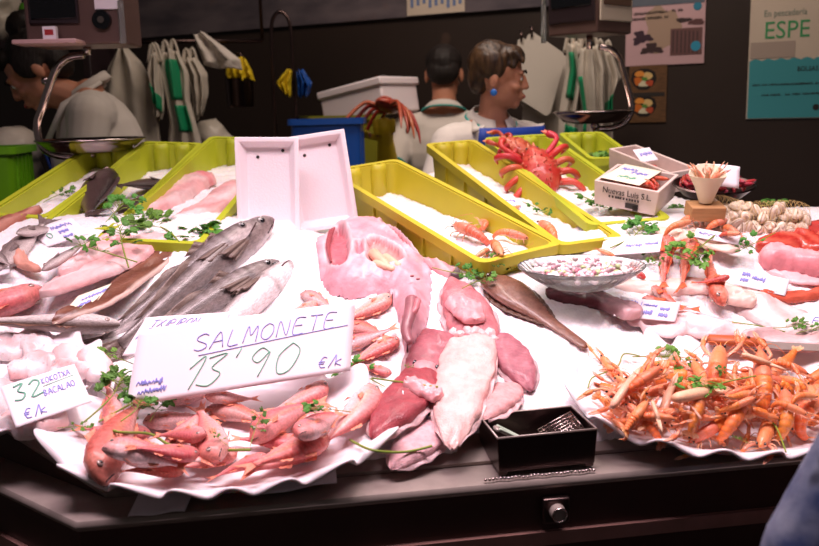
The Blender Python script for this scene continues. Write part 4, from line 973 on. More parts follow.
HFIN = [('dorsal', .27, .38, .04), ('dorsal', .44, .85, .028), ('anal', .48, .85, .028), ('pectoral', .22, .42, .035)]
hk = [fish('hake', 'fish', HKP, hake_col(k), M['hake_skin'], bz=b, by=y, eye=(.09, .42, .021), fins=HFIN, fcol=R('6a5850'), tail=(.09, .06, .2), mouth=(.1, .004), eyecol=((.22, .19, .18), (.012, .012, .014))) for k, b, y in ((0, -.01, .012), (1, .012, -.01))]
r = inst(hk[0], 'big dark hake, uppermost of the whole hakes, head to the right beside the foam trays', 'whole hakes'); place(r, (276, 234), (72, 330), -38, wd=.12, h0=.04, soft=60)
r = inst(hk[1], 'dark hake lying under the uppermost one, eye showing', 'whole hakes'); place(r, (262, 262), (60, 342), -48, wd=.12, h0=.03, soft=45)
r = inst(hk[1], 'pale-bellied hake lying on its back with open mouth between the dark hakes', 'whole hakes'); place(r, (296, 246), (110, 340), -112, wd=.12, h0=.04, soft=40)
r = inst(hk[0], 'dark hake lowest of the whole hakes, blunt head above the big price card', 'whole hakes'); place(r, (283, 276), (80, 352), -44, wd=.12, h0=.05, soft=45)
# pale long fish under the hakes at the left
sl = fish('hake', 'fish', HKP, lambda u, a, s: lerp(R('5c463c'), R('e6d8d4'), min(1, a * 2.6)), M['hake_skin'], bz=.01, eye=(.085, .5, .016), fins=HFIN, fcol=R('6a4a3c'), tail=(.09, .05, .2))
r = inst(sl, 'brown-backed pale fish running to the left picture edge under the price card', 'long fish at the left'); place(r, (120, 318), (-60, 330), 60, wd=.1)
# brown long fillets (skin up) behind the hakes
def slab(name, label, cat, outline, m, top, th=.016, dome=.5, seed=0, cols=None, wave=.004, parent=None, nv=12, n=40):
    """soft flat piece: spine points with half-widths in picture pixels are turned into a domed slab lying on the pile"""
    (pts, hw) = outline; h = .02
    h = float(np.median([PH(*q).z for q in pts])) + .002
    for it in range(1):
        ctr = [P(*q, h) for q in pts]; sp = smooth_pts(ctr, 8); uu_ = np.linspace(0, 1, len(sp)); hh_ = np.interp(uu_, np.linspace(0, 1, len(hw)), hw) * np.sqrt(np.clip(np.minimum(uu_, 1 - uu_) / .09, .004, 1)); th = th * .72
        ups, los, cs = [], [], []
        for i, q in enumerate(sp):
            t = sp[min(i + 1, len(sp) - 1)] - sp[max(i - 1, 0)]; t.z = 0; t.normalize(); s = Vector((-t.y, t.x, 0)); ru, rl2 = [], []
            for j in range(nv + 1):
                v = 2 * j / nv - 1; z = th * (1 - abs(v) ** 2.6) ** dome * (.5 + .5 * min(1, 6 * (i / len(sp)) * (1 - i / len(sp)) + .25)) + wave * pnoise(i * .45 + seed, v * 2.4, seed)
                k = 1 + .10 * pnoise(i * .5, seed + (2 if v > 0 else 5), seed); w = hh_[i] * k
                p = q + s * (v * w); ru.append(Vector((p.x, p.y, max(z, .0015)))); rl2.append(Vector((p.x, p.y, -.001)))
            ups.append(ru); los.append(rl2)
        P_ = np.array([[p.x, p.y, 0] for r_ in ups for p in r_]); 
    # follow the pile underneath softly
    rings = []
    for i in range(len(ups)):
        ring = []
        for rr_, sgn in ((ups[i], 1), (list(reversed(los[i])), -1)):
            for p in rr_: g = hget(p.x, p.y); b = max(h - .006, min(g, h + .02)) * .6 + h * .4; ring.append(Vector((p.x, p.y, b + p.z)))
        rings.append(ring)
    nn = len(rings[0]); mb = MB()
    mb.rings(rings, (lambda i, j: cols(i / (len(rings) - 1), (2 * min(j, nn - 1 - j) / nv - 1) if True else 0)) if cols else lin(top)); 
    if parent is not None: return mb.build(name, m, parent, M=BED)
    o = mb.build(name, m, M=BED); tag(o, label, cat)
    a = np.array([[p.x, p.y, p.z] for r_ in rings for p in r_[:nv + 1]])
    for p in a:
        i, j = hidx(p[0], p[1]); HM_[max(i - 1, 0):i + 2, max(j - 1, 0):j + 2] = np.maximum(HM_[max(i - 1, 0):i + 2, max(j - 1, 0):j + 2], p[2])
    return o
# clams in their net
def clam():
    mb = MB(); rs = []
    for i in range(11):
        t_ = PI * i / 10; ss = max(math.sin(t_), .03); rs.append([(.5 * ss * math.cos(a) * (1 - .12 * math.sin(a)), .42 * ss * math.sin(a) - .05 * math.cos(2 * a), .30 * math.cos(t_) * (1 - .35 * max(0, math.sin(a)))) for a in [2 * PI * k / 18 for k in range(18)]])
    mb.rings(list(reversed(rs)), lambda i, j: lerp(R('e4c8ac'), R('f8ecdc'), .5 + .5 * math.sin(i * 2.4 + .3 * math.sin(j))) if i != 5 else R('8a6a4a'))
    o = mb.build('clam', M['clam']); tag(o, '-', 'clam'); return o
cl = clam(); rnd = random.Random(9); ncl = 0
CA, CB = PH(702, 219, .01), PH(806, 229, .01); CD = (CB - CA).normalized(); CN = Vector((-CD.y, CD.x, 0)); CL = (CB - CA).length
for k in range(110):
    u = (k + .5) / 110; v = rnd.uniform(-1, 1); row = rnd.choice((0, 0, 1, 1, 2)); lim = .030 * math.sin(PI * min(1, .12 + u * .8)) ** .5 + .010
    p = CA + CD * CL * u + CN * (v * lim + .010); hb = .034 * max(.0, 1 - (v * .9) ** 2) * (.9 + .1 * math.sin(u * 9 + .6)) * (row / 2)
    r = inst(cl, 'cream clam in the net bag at the back right of the counter', 'clams in the net bag'); g = hget(p.x, p.y)
    r.matrix_basis = BED @ T3((p.x, p.y, g + .010 + hb)) @ Euler((rnd.uniform(0, 6), rnd.uniform(0, 6), rnd.uniform(0, 6))).to_matrix().to_4x4() @ Matrix.Scale(.030, 4)
mb = MB()
for k in range(26):
    u = k / 25; p = CA + CD * CL * u
    for sgn in (-1, 1):
        pts = []
        for q in range(13):
            v = -1 + q / 6; uu = min(1, max(0, u + sgn * v * .09)); lim = .030 * math.sin(PI * min(1, .12 + uu * .8)) ** .5 + .018; pp = CA + CD * CL * uu + CN * (v * lim + .010); g = hget(pp.x, pp.y); pts.append((pp.x, pp.y, g + .004 + .058 * max(0, 1 - v * v) ** .7 * (.9 + .1 * math.sin(uu * 9 + .6))))
        mb.tube(pts, .0003, 4)
o = mb.build('clam_net', M['mesh_net'], M=BED); tag(o, 'fine yellow net drawn over the heap of clams', 'net')
slab('fish_fillet', 'brown-skinned flat fillet between the pink fish and the uppermost hake', 'fillet', ([(240, 232), (190, 246), (150, 266), (100, 300), (52, 322)], [.012, .03, .032, .03, .012]), M['flesh'], '7a4a38', .012, seed=2, cols=lambda u, v: lerp(R('6a3c2c'), R('8a5a48'), .5 + .5 * math.sin(u * 30 + v * 4)) if v < .75 else R('d8b8ac'))
# skinned pink fish at the left and in the third crate
def pinkc(u, v): return lerp(lerp(R('f6d4d4'), R('eeb0b0'), .5 + .5 * math.sin(u * 14 + v * 3)), R('d98a88'), max(0, math.sin(u * 23 + v * 9)) * .3)
slab('skinned_fish', 'long pink skinned fish with dark fringe left of the brown fillet', 'fish', ([(182, 240), (140, 250), (95, 270), (40, 296)], [.02, .052, .05, .012]), M['flesh'], 'f0c0c0', .026, seed=3, cols=lambda u, v: pinkc(u, v) if v > -.9 else R('6a5050'))
slab('skinned_fish', 'pink skinned fish lying at the upper left of the long pink one', 'fish', ([(130, 238), (100, 250), (60, 276)], [.018, .04, .014]), M['flesh'], 'f0c0c0', .022, seed=5, cols=pinkc)
slab('skinned_fish', 'pink skinned fish with folded round end in the crate left of the foam trays', 'fish', ([(212, 178), (190, 186), (170, 206), (146, 226)], [.035, .05, .03, .01]), M['flesh'], 'f0a8a8', .04, seed=4, cols=lambda u, v: lerp(pinkc(u, v), R('d9686c'), max(0, 1 - abs(u - .16) * 9) * .8))
slab('skinned_fish', 'pale pink skinned fish at the right side of that same crate', 'fish', ([(236, 184), (218, 204), (190, 222), (165, 238)], [.03, .045, .035, .015]), M['flesh'], 'f0c0c0', .034, seed=6, cols=pinkc)
# dark fish in the second crate
DKP = [(0, .01, .012, .01), (.05, .05, .05, .035), (.12, .085, .08, .055), (.25, .12, .115, .068), (.42, .125, .12, .066), (.6, .1, .098, .05), (.8, .05, .05, .026), (.93, .03, .03, .014), (1, .03, .03, .01)]
def dark_col(u, a, s): return lerp(R('2a2020'), R('5e4a46'), min(1, a * 1.8)) if a < .55 else lerp(R('5e4a46'), R('8a6e68'), min(1, (a - .55) * 3))
dk = fish('dark_fish', 'fish', DKP, dark_col, M['hake_skin'], bz=.04, eye=(.1, .4, .02), fins=[('dorsal', .3, .8, .04), ('anal', .5, .8, .03), ('pectoral', .25, .45, .05)], fcol=R('4a3a38'), tail=(.16, .14, .4))
r = inst(dk, 'dark fish with head raised at the left of its crate', 'dark fish in the crate'); place(r, (102, 172), (84, 228), 60, wd=.25, h0=.07)
r = inst(dk, 'dark fish uppermost in its crate, beside the right crate wall', 'dark fish in the crate'); place(r, (170, 174), (110, 198), 80, wd=.25, h0=.07)
r = inst(dk, 'dark fish slanting down the middle of its crate towards the parsley', 'dark fish in the crate'); place(r, (142, 188), (88, 232), 80, wd=.25, h0=.07)
# small grey fish, gurnard and cut fish at the far left
def grey_col(u, a, s): return lerp(R('5c504e'), R('a08e8a'), min(1, a * 2)) if a < .5 else lerp(R('a08e8a'), R('e0d0cc'), min(1, (a - .5) * 3))
gy = fish('grey_bream', 'fish', DKP, grey_col, M['hake_skin'], bz=0, eye=(.12, .45, .03), fins=[('dorsal', .3, .8, .04), ('pectoral', .25, .45, .05)], fcol=R('6a5a58'), tail=(.16, .14, .4))
r = inst(gy, 'round grey bream left of the small tilted price card', 'grey fish at the far left'); place(r, (-4, 262), (52, 226), 85, wd=.25)
r = inst(gy, 'small dark grey fish under the small tilted price card', 'grey fish at the far left'); place(r, (20, 256), (66, 238), 80, wd=.25)
r = inst(gy, 'slim grey fish below the right corner of the small tilted price card', 'grey fish at the far left'); place(r, (40, 262), (96, 240), 85, wd=.25)
r = inst(gy, 'grey fish cut by the left edge of the picture below the brown fillet', 'grey fish at the far left'); place(r, (-12, 254), (14, 262), 85, wd=.25)
gup = [(a_, b_ * 1.3, c_ * 1.3, d_ * 1.3) for a_, b_, c_, d_ in [(0, .02, .02, .02), (.04, .05, .04, .045), (.12, .075, .06, .068), (.2, .085, .07, .072), (.35, .075, .062, .06), (.6, .05, .04, .036), (.85, .024, .02, .015), (1, .018, .016, .009)]]
def gur_col(u, a, s):
    c = lerp(R('c4463a'), R('e47a68'), min(1, a * 1.8)) if a < .5 else lerp(R('e47a68'), R('f0cfc4'), min(1, (a - .5) * 3)); return lerp(c, R('f2b4a4'), max(0, math.sin(u * 80) * math.sin(a * 40)) * .25)
gu = [fish('red_gurnard', 'fish', gup, gur_col, M['skin_fish'], bz=b, by=.02, eye=(.1, .7, .026), fins=[('dorsal', .28, .42, .05), ('dorsal', .46, .8, .028), ('pectoral', .2, .48, .08), ('anal', .5, .8, .02)], fcol=R('d8603a'), tail=(.15, .08, .2), mouth=(.06, .004)) for b in (.03, -.06)]
r = inst(mull[1], 'pinkish gurnard head poking out from the left edge above the white card', 'gurnards'); place(r, (42, 271), (-110, 300), 60, wd=.2)
slab('fish_fillet', 'brown fillet at the left edge in front of the leftmost crate', 'fillet', ([(40, 208), (10, 224), (-30, 248)], [.014, .03, .03]), M['flesh'], 'a8685a', .02, seed=8, cols=lambda u, v: lerp(R('9a5a4a'), R('c89080'), .5 + .5 * math.sin(v * 5)))
slab('fish_fillet', 'pinkish fillet right of the edge fillet, before the leftmost crate', 'fillet', ([(16, 206), (0, 214), (-30, 226)], [.012, .02, .02]), M['flesh'], 'a8685a', .02, seed=9, cols=lambda u, v: lerp(R('a06858'), R('d09a8c'), .5 + .5 * math.sin(v * 4)))
slab('fish_fillet', 'pale orange strip of fish below the round grey bream', 'fillet', ([(14, 246), (22, 262), (40, 270)], [.012, .016, .008]), M['flesh'], 'd89a88', .014, seed=10)

# ------------------------------------------------------------------ skinned monkfish laid open
def monk():
    t = thing('monkfish', 'big pale pink gutted monkfish laid open in the middle of the ice', 'fish'); h = hget(*P(370, 265, .03).xy) - .004
    A = P(352, 240, h + .04); sc = .001
    def q(px, py, hh=.035): return P(px, py, h + hh)
    out = [(316, 254), (318, 234), (334, 220), (356, 215), (382, 218), (404, 226), (420, 243), (430, 262), (432, 282), (428, 302), (418, 318), (408, 322), (402, 308), (394, 292), (378, 283), (356, 284), (338, 282), (322, 274)]
    oo = smooth_pts([q(*p) for p in out] + [q(*out[0])], 5)[:-1]; oxy = [(p.x, p.y) for p in oo]
    segs = np.array(oxy)
    cav = [([(338, 226), (345, 232), (349, 250), (346, 268), (334, 268), (326, 252), (329, 236)], .030, R('cc6470')), ([(384, 222), (402, 230), (417, 250), (411, 253), (396, 240), (382, 228)], .022, R('c2525e')), ([(372, 246), (392, 252), (403, 262), (398, 270), (370, 270), (366, 254)], .016, R('d8908a')), ([(356, 250), (364, 252), (364, 263), (356, 262)], .012, R('d67c8a'))]
    cavp = [(np.array([[v.x, v.y] for v in smooth_pts([q(*p) for p in pl_] + [q(*pl_[0])], 4)[:-1]]), d, c) for pl_, d, c in cav]
    def sd(x, y, pg):
        a = pg; b = np.roll(pg, -1, 0); ab = b - a; tt = np.clip(((x - a[:, 0]) * ab[:, 0] + (y - a[:, 1]) * ab[:, 1]) / ((ab ** 2).sum(1) + 1e-12), 0, 1)
        d = np.hypot(a[:, 0] + ab[:, 0] * tt - x, a[:, 1] + ab[:, 1] * tt - y).min(); return d if inpoly(x, y, [tuple(p) for p in pg]) else -d
    bx0, bx1, by0, by1 = segs[:, 0].min() - .006, segs[:, 0].max() + .006, segs[:, 1].min() - .006, segs[:, 1].max() + .006
    st = .0048; nx, ny = int((bx1 - bx0) / st), int((by1 - by0) / st); Z = {}; C_ = {}
    for i in range(nx + 1):
        for j in range(ny + 1):
            x, y = bx0 + i * st, by0 + j * st; d = sd(x, y, segs)
            if d < -.004: continue
            dd = max(d, 0); z = .058 * (1 - math.exp(-dd / .022)) + .004 * pnoise(x * 40, y * 36, 2) * min(1, dd / .02)
            c = lerp(R('eebcc6'), R('dd98a6'), .5 + .5 * pnoise(x * 22, y * 20, 5))
            for pg, dep, cc in cavp:
                e = sd(x, y, pg); k = 1 / (1 + math.exp(-(e - .002) / .0026)); z -= dep * k; c = lerp(c, cc, k)
                rim = math.exp(-((e + .004) / .005) ** 2); z += .006 * rim; c = lerp(c, R('f6dce0'), .5 * rim)
                ed = math.exp(-((e - .003) / .0022) ** 2); c = lerp(c, R('5a1822'), .85 * ed * (.5 + .5 * pnoise(x * 60, y * 60, 7)))
            z = max(z, .014 * min(1, dd / .006)); lh = hget(x, y); Z[(i, j)] = (x, y, max(h + max(z, 0), lh + .004 + .25 * z) if d > -.001 else min(h, lh) - .004); C_[(i, j)] = c
    mb = MB(); ix = {}; vs = []; cs = []; fs = []
    for k, v in Z.items(): ix[k] = len(vs); vs.append(v); cs.append(C_[k])
    for (i, j) in Z:
        f = [(i, j), (i + 1, j), (i + 1, j + 1), (i, j + 1)]
        if all(k in ix for k in f): fs.append(tuple(ix[k] for k in f))
    mb.add(vs, fs, cs); mb.build('body', M['flesh'], t, M=BED)
    for v in vs:
        a, b = hidx(v[0], v[1]); HM_[a:a + 2, b:b + 2] = np.maximum(HM_[a:a + 2, b:b + 2], v[2])
    # roe lobes in the open belly, gill arches, tail stump with dark end
    for k, (a, b, rr) in enumerate([((374, 254), (386, 266), .012), ((386, 258), (398, 266), .010), ((376, 264), (392, 269), .009)]):
        A1, B1 = P(*a, h + .05), P(*b, h + .05); MB().cap(A1, B1, rr, rr * .8, col=R('f2bfa2')).build('liver_lobe', M['flesh'], t, M=BED)
    mb = MB()
    for k in range(3): mb.tube(smooth_pts([P(334 - k * 2, 228 + k, h + .047), P(329 - k, 245, h + .046), P(331, 262, h + .045)], 6), .0028, 6, col=R('a04048'))
    mb.build('gill_arch', M['flesh'], t, M=BED)
    pts = smooth_pts([P(412, 300, h + .05), P(410, 314, h + .04), P(406, 330, h + .025), P(410, 343, h + .016)], 6); n = len(pts)
    MB().tube(pts, [np.interp(i / (n - 1), [0, .4, .8, 1], [.013, .011, .009, .005]) for i in range(n)], 12, col=R('9a6068')).build('tail_stump', M['flesh'], t, M=BED)
    MB().tube(smooth_pts([P(418, 300, h + .055), P(414, 312, h + .045), P(404, 318, h + .03)], 6), .006, 8, col=R('c87880')).build('fin_remnant', M['flesh'], t, M=BED)
    for a in ((412, 276), (418, 279)): MB().ell(P(*a, h + .061), (.004, .003, .002), col=R('9a5058')).build('eye_scar', M['flesh'], t, M=BED)
    pts = smooth_pts([P(336, 284, h + .02), P(344, 291, h + .01), P(352, 294, h + .008)], 5); MB().tube(pts, .006, 8, col=R('4a3a3c')).build('whisker', M['flesh'], t, M=BED)
monk()
o = slab('fish_cut', 'pink fish cut with dark skin tip right of the monkfish, below the yellow crate', 'fish cut', ([(428, 262), (445, 272), (462, 278)], [.018, .018, .010]), M['flesh'], 'f0b8bc', .02, seed=2, cols=lambda u, v: R('5c4448') if u > .72 else lerp(R('f0b8bc'), R('dc8c94'), .5 + .5 * math.sin(u * 12 + v * 4)))

# ------------------------------------------------------------------ cuttlefish and squid in the centre
def squid(label, head_px, tip_px, w, col, seed=0, arms=True, flat=.45, col2=None, fr_=False, soft=80, tilt=True):
    t = thing('cuttlefish', label, 'cuttlefish', group='cuttlefish heaped in the centre'); c1, c2 = R(col), R(col2 or col); W_ = w / 2; H = W_ * flat
    prof = [(0, .60), (.04, .86), (.2, 1), (.45, .98), (.7, .78), (.88, .45), (.97, .2), (1, .05)]; rs, n, m_ = [], 30, 22
    def pf(u): return np.interp(u, [p[0] for p in prof], [p[1] for p in prof])
    for i in range(n + 1):
        u = i / n; r = pf(u); ring = []
        for j in range(m_):
            an = 2 * PI * j / m_; k = 1 + .05 * pnoise(u * 9, an * 1.5, seed) + .025 * math.sin(u * 34 + an); s_ = math.sin(an)
            ring.append((.5 - u, math.cos(an) * W_ * r * k + W_ * .12 * math.sin(u * 3 + seed), H * .5 + (abs(s_) ** .75) * (1 if s_ > 0 else -.5) * H * min(1, r * 1.2) * k + .012 * pnoise(u * 14, an * 2, seed + 3) + H * .10 * math.cos(3 * an + u * 8)))
        rs.append(ring)
    MB().rings(rs, lambda i, j: lerp(c1, c2, .5 + .5 * pnoise(i * .35, j * .5, seed))).build('mantle', M['squid'], t)
    for s in (-1, 1):
        def f(u, v):
            uu = .12 + .84 * u; r = pf(uu); e = math.sin(PI * u) ** .6
            return (.5 - uu, s * (W_ * r * .93 + v * W_ * (.16 if fr_ else .26) * e) + W_ * .12 * math.sin(uu * 3 + seed), H * .45 * (1 - v * .7) + .02 * math.sin(u * 22 + seed) * v)
        MB().grid(f, 26, 4, col=lambda u, v: lerp(c2, R('f6d8da'), .6)).build('fin_fringe', M['squid'], t, solid=.008)
    if arms:
        MB().ell((.56, 0, H * .6), (.11, W_ * .62, H * .8), noise=.12, seed=seed, col=lerp(c1, R('f0c0c4'), .5)).build('head', M['squid'], t)
        for s in (-1, 1): MB().ell((.58, s * W_ * .5, H * 1.0), (.03, .02, .026), col=(.03, .02, .03)).build('eye', M['eye'], t)
        for k in range(8):
            a0 = (k - 3.5) * .17; q = [(.62, math.sin(a0) * W_ * .7, H * .6), (.72, math.sin(a0) * W_ * 1.1 + .012 * math.sin(k * 3), H * .4), (.80 + .03 * math.sin(k * 5 + seed), math.sin(a0) * W_ * 1.5, .04), (.80 - .06 * math.sin(k * 7), math.sin(a0) * W_ * 1.7 + .03, .03)]
            sp = smooth_pts(q, 5); MB().tube(sp, [np.interp(i / (len(sp) - 1), [0, 1], [.028, .009]) for i in range(len(sp))], 7, col=lerp(c1, R('f4ccd0'), .55)).build('arm', M['squid'], t)
    if fr_:
        pts = [(.5 + .03 * math.sin(k * 1.3), W_ * .8 * (1 - 2 * k / 18), H * (.75 + .5 * (1 - (k / 9 - 1) ** 2)) + .014 * math.sin(k * 2.1)) for k in range(19)]; MB().tube(smooth_pts(pts, 3), .026, 8, col=R('f4c4c4')).build('mantle_collar', M['squid'], t)
    place(t, head_px, tip_px, 0, wd=w, h0=.03, soft=soft, tilt=tilt); return t
squid('reddish cuttlefish mantle nearest the flatfish, behind the big pale one', (478, 336), (452, 288), .46, 'd98a8e', 1, False, col2='b4606a')
squid('dark red cuttlefish under the left side of the big pale one', (446, 350), (408, 386), .62, 'c0707a', 2, False, col2='9a4a56')
squid('dark red cuttlefish under the right side of the big pale one', (496, 348), (532, 388), .48, 'c8808a', 3, False, col2='9c5060')
squid('dark red shiny cuttlefish by the right rim of the mullet dish', (422, 390), (374, 456), .40, 'b45058', 4, True, col2='903640', tilt=False, soft=55)
squid('pale purplish cuttlefish on the steel lip left of the pan', (436, 402), (394, 446), .50, 'eabcc0', 5, True, col2='dca0a8', tilt=False, soft=60)
squid('pinkish cuttlefish right of the big pale one, behind the steel pan', (512, 388), (482, 424), .55, 'f0b4b4', 7, False, col2='e49a9a')
squid('big pale pink cuttlefish pointing down in the centre, edge rolled at the top', (473, 350), (454, 448), .33, 'f2cac4', 6, False, col2='eab4b0', fr_=True, flat=.36)
for k, (a, b, c, w, lb) in enumerate([((452, 300), (476, 322), 'ee9ea4', .03, 'wrinkled pink piece of cuttlefish skin above the big pale cuttlefish'), ((405, 384), (440, 398), 'e8a4a8', .02, 'small pink cuttlefish scrap between the mullet dish and the big cuttlefish')]):
    slab('cuttlefish_piece', lb, 'cuttlefish piece', ([a, ((a[0] + b[0]) / 2 + 4, (a[1] + b[1]) / 2), b], [w * .7, w, w * .6]), M['squid'], c, .016, seed=k + 3, wave=.006)

# ------------------------------------------------------------------ flatfish, dark tails, cuts at the right
def flatfish():
    t = thing('flatfish', 'brown flatfish lying alone on the ice right of the cuttlefish', 'fish')
    W_ = [(0, .03), (.04, .085), (.12, .128), (.25, .15), (.38, .138), (.52, .095), (.62, .066), (.7, .052), (.85, .044), (.97, .036), (1, .022)]
    def wf(u): return np.interp(u, [p[0] for p in W_], [p[1] for p in W_])
    rs = []; n = 40; m_ = 18
    for i in range(n + 1):
        u = i / n; w = wf(u); hh = min(w * .34, .05); rs.append([(.5 - u, math.cos(2 * PI * j / m_) * w, hh + math.sin(2 * PI * j / m_) * hh) for j in range(m_)])
    MB().rings(rs, lambda i, j: lerp(R('6e4636'), R('8c604c'), .5 + .5 * pnoise(i * .6, j * .8, 2)) if 0 < j < 9 else R('c8a090')).build('body', M['skin_fish'], t)
    for s in (-1, 1):
        def f(u, v): uu = .1 + .56 * u; return (.5 - uu, s * (wf(uu) * .92 + v * .05 * math.sin(PI * u) ** .5), .02 + .004 * math.sin(u * 60))
        MB().grid(f, 40, 3, col=R('5c3c30')).build('fin', M['fin'], t, solid=.006)
    for k in (-1, 1): MB().ell((.45, k * .022, .085), (.018, .018, .014), col=(.05, .03, .02)).build('eye', M['eye'], t)
    place(t, (483, 288), (589, 336), 0, wd=.2, h0=.02, soft=75, lift=.002)
flatfish()
o = slab('dark_fish_tail', 'dark purplish fish tail with frayed end under the glass bowl', 'fish tail', ([(545, 296), (575, 299), (605, 303), (640, 316)], [.02, .024, .026, .03]), M['skin_fish'], '5a2832', .026, seed=5, cols=lambda u, v: lerp(lerp(R('4a2028'), R('7a4048'), .5 + .5 * math.sin(v * 14)), R('e8b8bc'), max(0, (u - .62) * 2.5) if u > .62 else 0))
slab('fish_fillet', 'wide pale fillet lying under the long slanted price card at right', 'fillet', ([(622, 318), (660, 322), (700, 326), (760, 336)], [.05, .055, .05, .02]), M['flesh'], 'f2c8cc', .02, seed=6, cols=lambda u, v: lerp(R('f4d4d6'), R('e8a8ac'), max(0, math.sin(v * 4 + u * 6)) * .7))
slab('fish_fillet', 'long pale orange-edged fillet behind the long slanted price card', 'fillet', ([(606, 292), (660, 290), (710, 288), (768, 298)], [.014, .022, .022, .008]), M['flesh'], 'f0b0a0', .018, seed=7, cols=lambda u, v: lerp(R('f6d8d0'), R('e88a70'), max(0, v)))
slab('skinned_fish', 'pale skinned fish with open mouth scar at the far right before the parsley', 'fish', ([(724, 300), (752, 308), (800, 326), (850, 340)], [.025, .05, .05, .04]), M['flesh'], 'f0d0d2', .03, seed=8, cols=lambda u, v: lerp(R('f2dad8'), R('c8a8a4'), max(0, math.sin(u * 16 + v * 5)) * .6))
slab('fish_fillet', 'pale rolled fillet left of the skinned fish at far right', 'fillet', ([(716, 296), (738, 300), (756, 304)], [.02, .022, .014]), M['flesh'], 'f4ccc0', .022, seed=9)
slab('fish_fillet', 'grey-pink fillet below the parsley at the far right edge', 'fillet', ([(740, 340), (780, 342), (850, 346)], [.012, .028, .03]), M['flesh'], 'd8b0b0', .018, seed=3)
slab('fish_fillet', 'thin orange-red fish strip crossing behind the skinned fish at far right', 'fillet', ([(756, 298), (790, 298), (840, 292)], [.010, .014, .014]), M['skin_fish'], 'd8604c', .018, seed=4)
slab('fish_fillet', 'pale fillet on the ice under the pink loin at far right', 'fillet', ([(764, 272), (800, 278), (850, 280)], [.012, .025, .025]), M['flesh'], 'f0c4c8', .014, seed=2)
# folded white papers under the prawns and tuna at the right
def paper(label, pts, h, seed, amp=.004):
    q = [PH(*p, .008) for p in pts]; mb = MB(); mb.grid(lambda u, v: (q[0].lerp(q[1], u)).lerp(q[3].lerp(q[2], u), v) + Vector((0, 0, amp * math.sin(u * 14 + seed) * (1 - v) + .002 * math.sin(v * 7))), 24, 8); o = mb.build('scalloped_paper', M['paper'], solid=.001, M=BED); tag(o, label, 'paper')
paper('white pleated paper sheet below the clams, left of the tuna', [(742, 246), (800, 240), (790, 228), (738, 226)], .075, 1, .006)
slab('tuna_steak', 'flat red tuna slab at the far right edge, behind the big cut', 'fish cut', ([(790, 234), (825, 233), (870, 236)], [.028, .034, .034]), M['tuna'], 'c84840', .034, seed=7)
slab('tuna_steak', 'big red tuna cut behind the pink loin', 'fish cut', ([(756, 252), (790, 247), (819, 250), (870, 252)], [.018, .036, .036, .036]), M['tuna'], 'c03c30', .04, seed=6, cols=lambda u, v: lerp(R('b83028'), R('dc6450'), .5 + .5 * math.sin(u * 24 + v * 6)))
slab('tuna_loin', 'pink glistening fish loin in front of the red tuna at the far right', 'fish loin', ([(758, 266), (785, 266), (819, 270), (860, 272)], [.022, .034, .032, .03]), M['flesh'], 'ee8e98', .052, seed=5, cols=lambda u, v: lerp(R('f0949c'), R('f6bcc0'), .5 + .5 * math.sin(v * 3 + 1)))
# gurnards at the right
for hp, tp, k, rl_, lb in [((668, 238), (664, 270), 0, 40, 'whitish-bellied gurnard standing nose up left in the gurnard heap'), ((692, 236), (682, 272), 0, 30, 'big red gurnard with nose up in the middle of the gurnard heap'), ((722, 284), (706, 248), 1, 60, 'arched red gurnard right in the gurnard heap, tail up'), ((644, 282), (706, 286), 0, 75, 'deep red gurnard lowest in the heap with fin spread, nose left'), ((730, 282), (690, 276), 1, 70, 'red gurnard touching the slanted card right of the heap'), ((646, 268), (616, 256), 1, 60, 'small red gurnard under the card behind the glass bowl'), ((655, 262), (690, 280), 0, 70, 'orange gurnard with parsley on it in the left of the heap')]:
    r = inst(gu[k], lb, 'gurnards'); place(r, hp, tp, rl_, wd=.2, h0=.05, soft=72)
slab('fish_fillet', 'pale peach fillet behind the gurnard heap', 'fillet', ([(650, 232), (690, 238), (740, 250)], [.02, .035, .02]), M['flesh'], 'f0cfc0', .016, seed=4)

# ------------------------------------------------------------------ pale cod pieces in the far left dish
kk = 0
for (a, b, w, lb) in [((-10, 352), (40, 350), .03, 'white folded cod piece at the back left of its dish'), ((30, 346), (62, 366), .034, 'white cod piece at the back of its dish, pleated'), ((62, 350), (96, 372), .034, 'pleated white cod piece at the back right of its dish'), ((86, 356), (110, 382), .028, 'white cod piece against the right rim of its dish'), ((8, 372), (60, 370), .03, 'pink-edged cod piece just above the 32 price card'), ((-6, 385), (20, 420), .03, 'cod piece at the left edge behind the 32 price card'), ((50, 374), (96, 380), .028, 'pink cod piece above the right half of the 32 card'), ((2, 420), (60, 428), .032, 'pinkish cod piece at the lower left below the 32 card'), ((24, 428), (68, 418), .02, 'pink tapered cod piece on the front rim under the 32 card')]:
    slab('cod_piece', lb, 'cod piece', ([a, ((a[0] + b[0]) / 2, (a[1] + b[1]) / 2 + 3 * math.sin(kk)), b], [w * .7, w, w * .55]), M['squid'], 'f4dcdc', .026, seed=kk, wave=.004, cols=lambda u, v: lerp(R('f8e8e8'), R('eeb0b0'), max(0, math.sin(v * 3 + u * 4 + kk)) * .75)); kk += 1

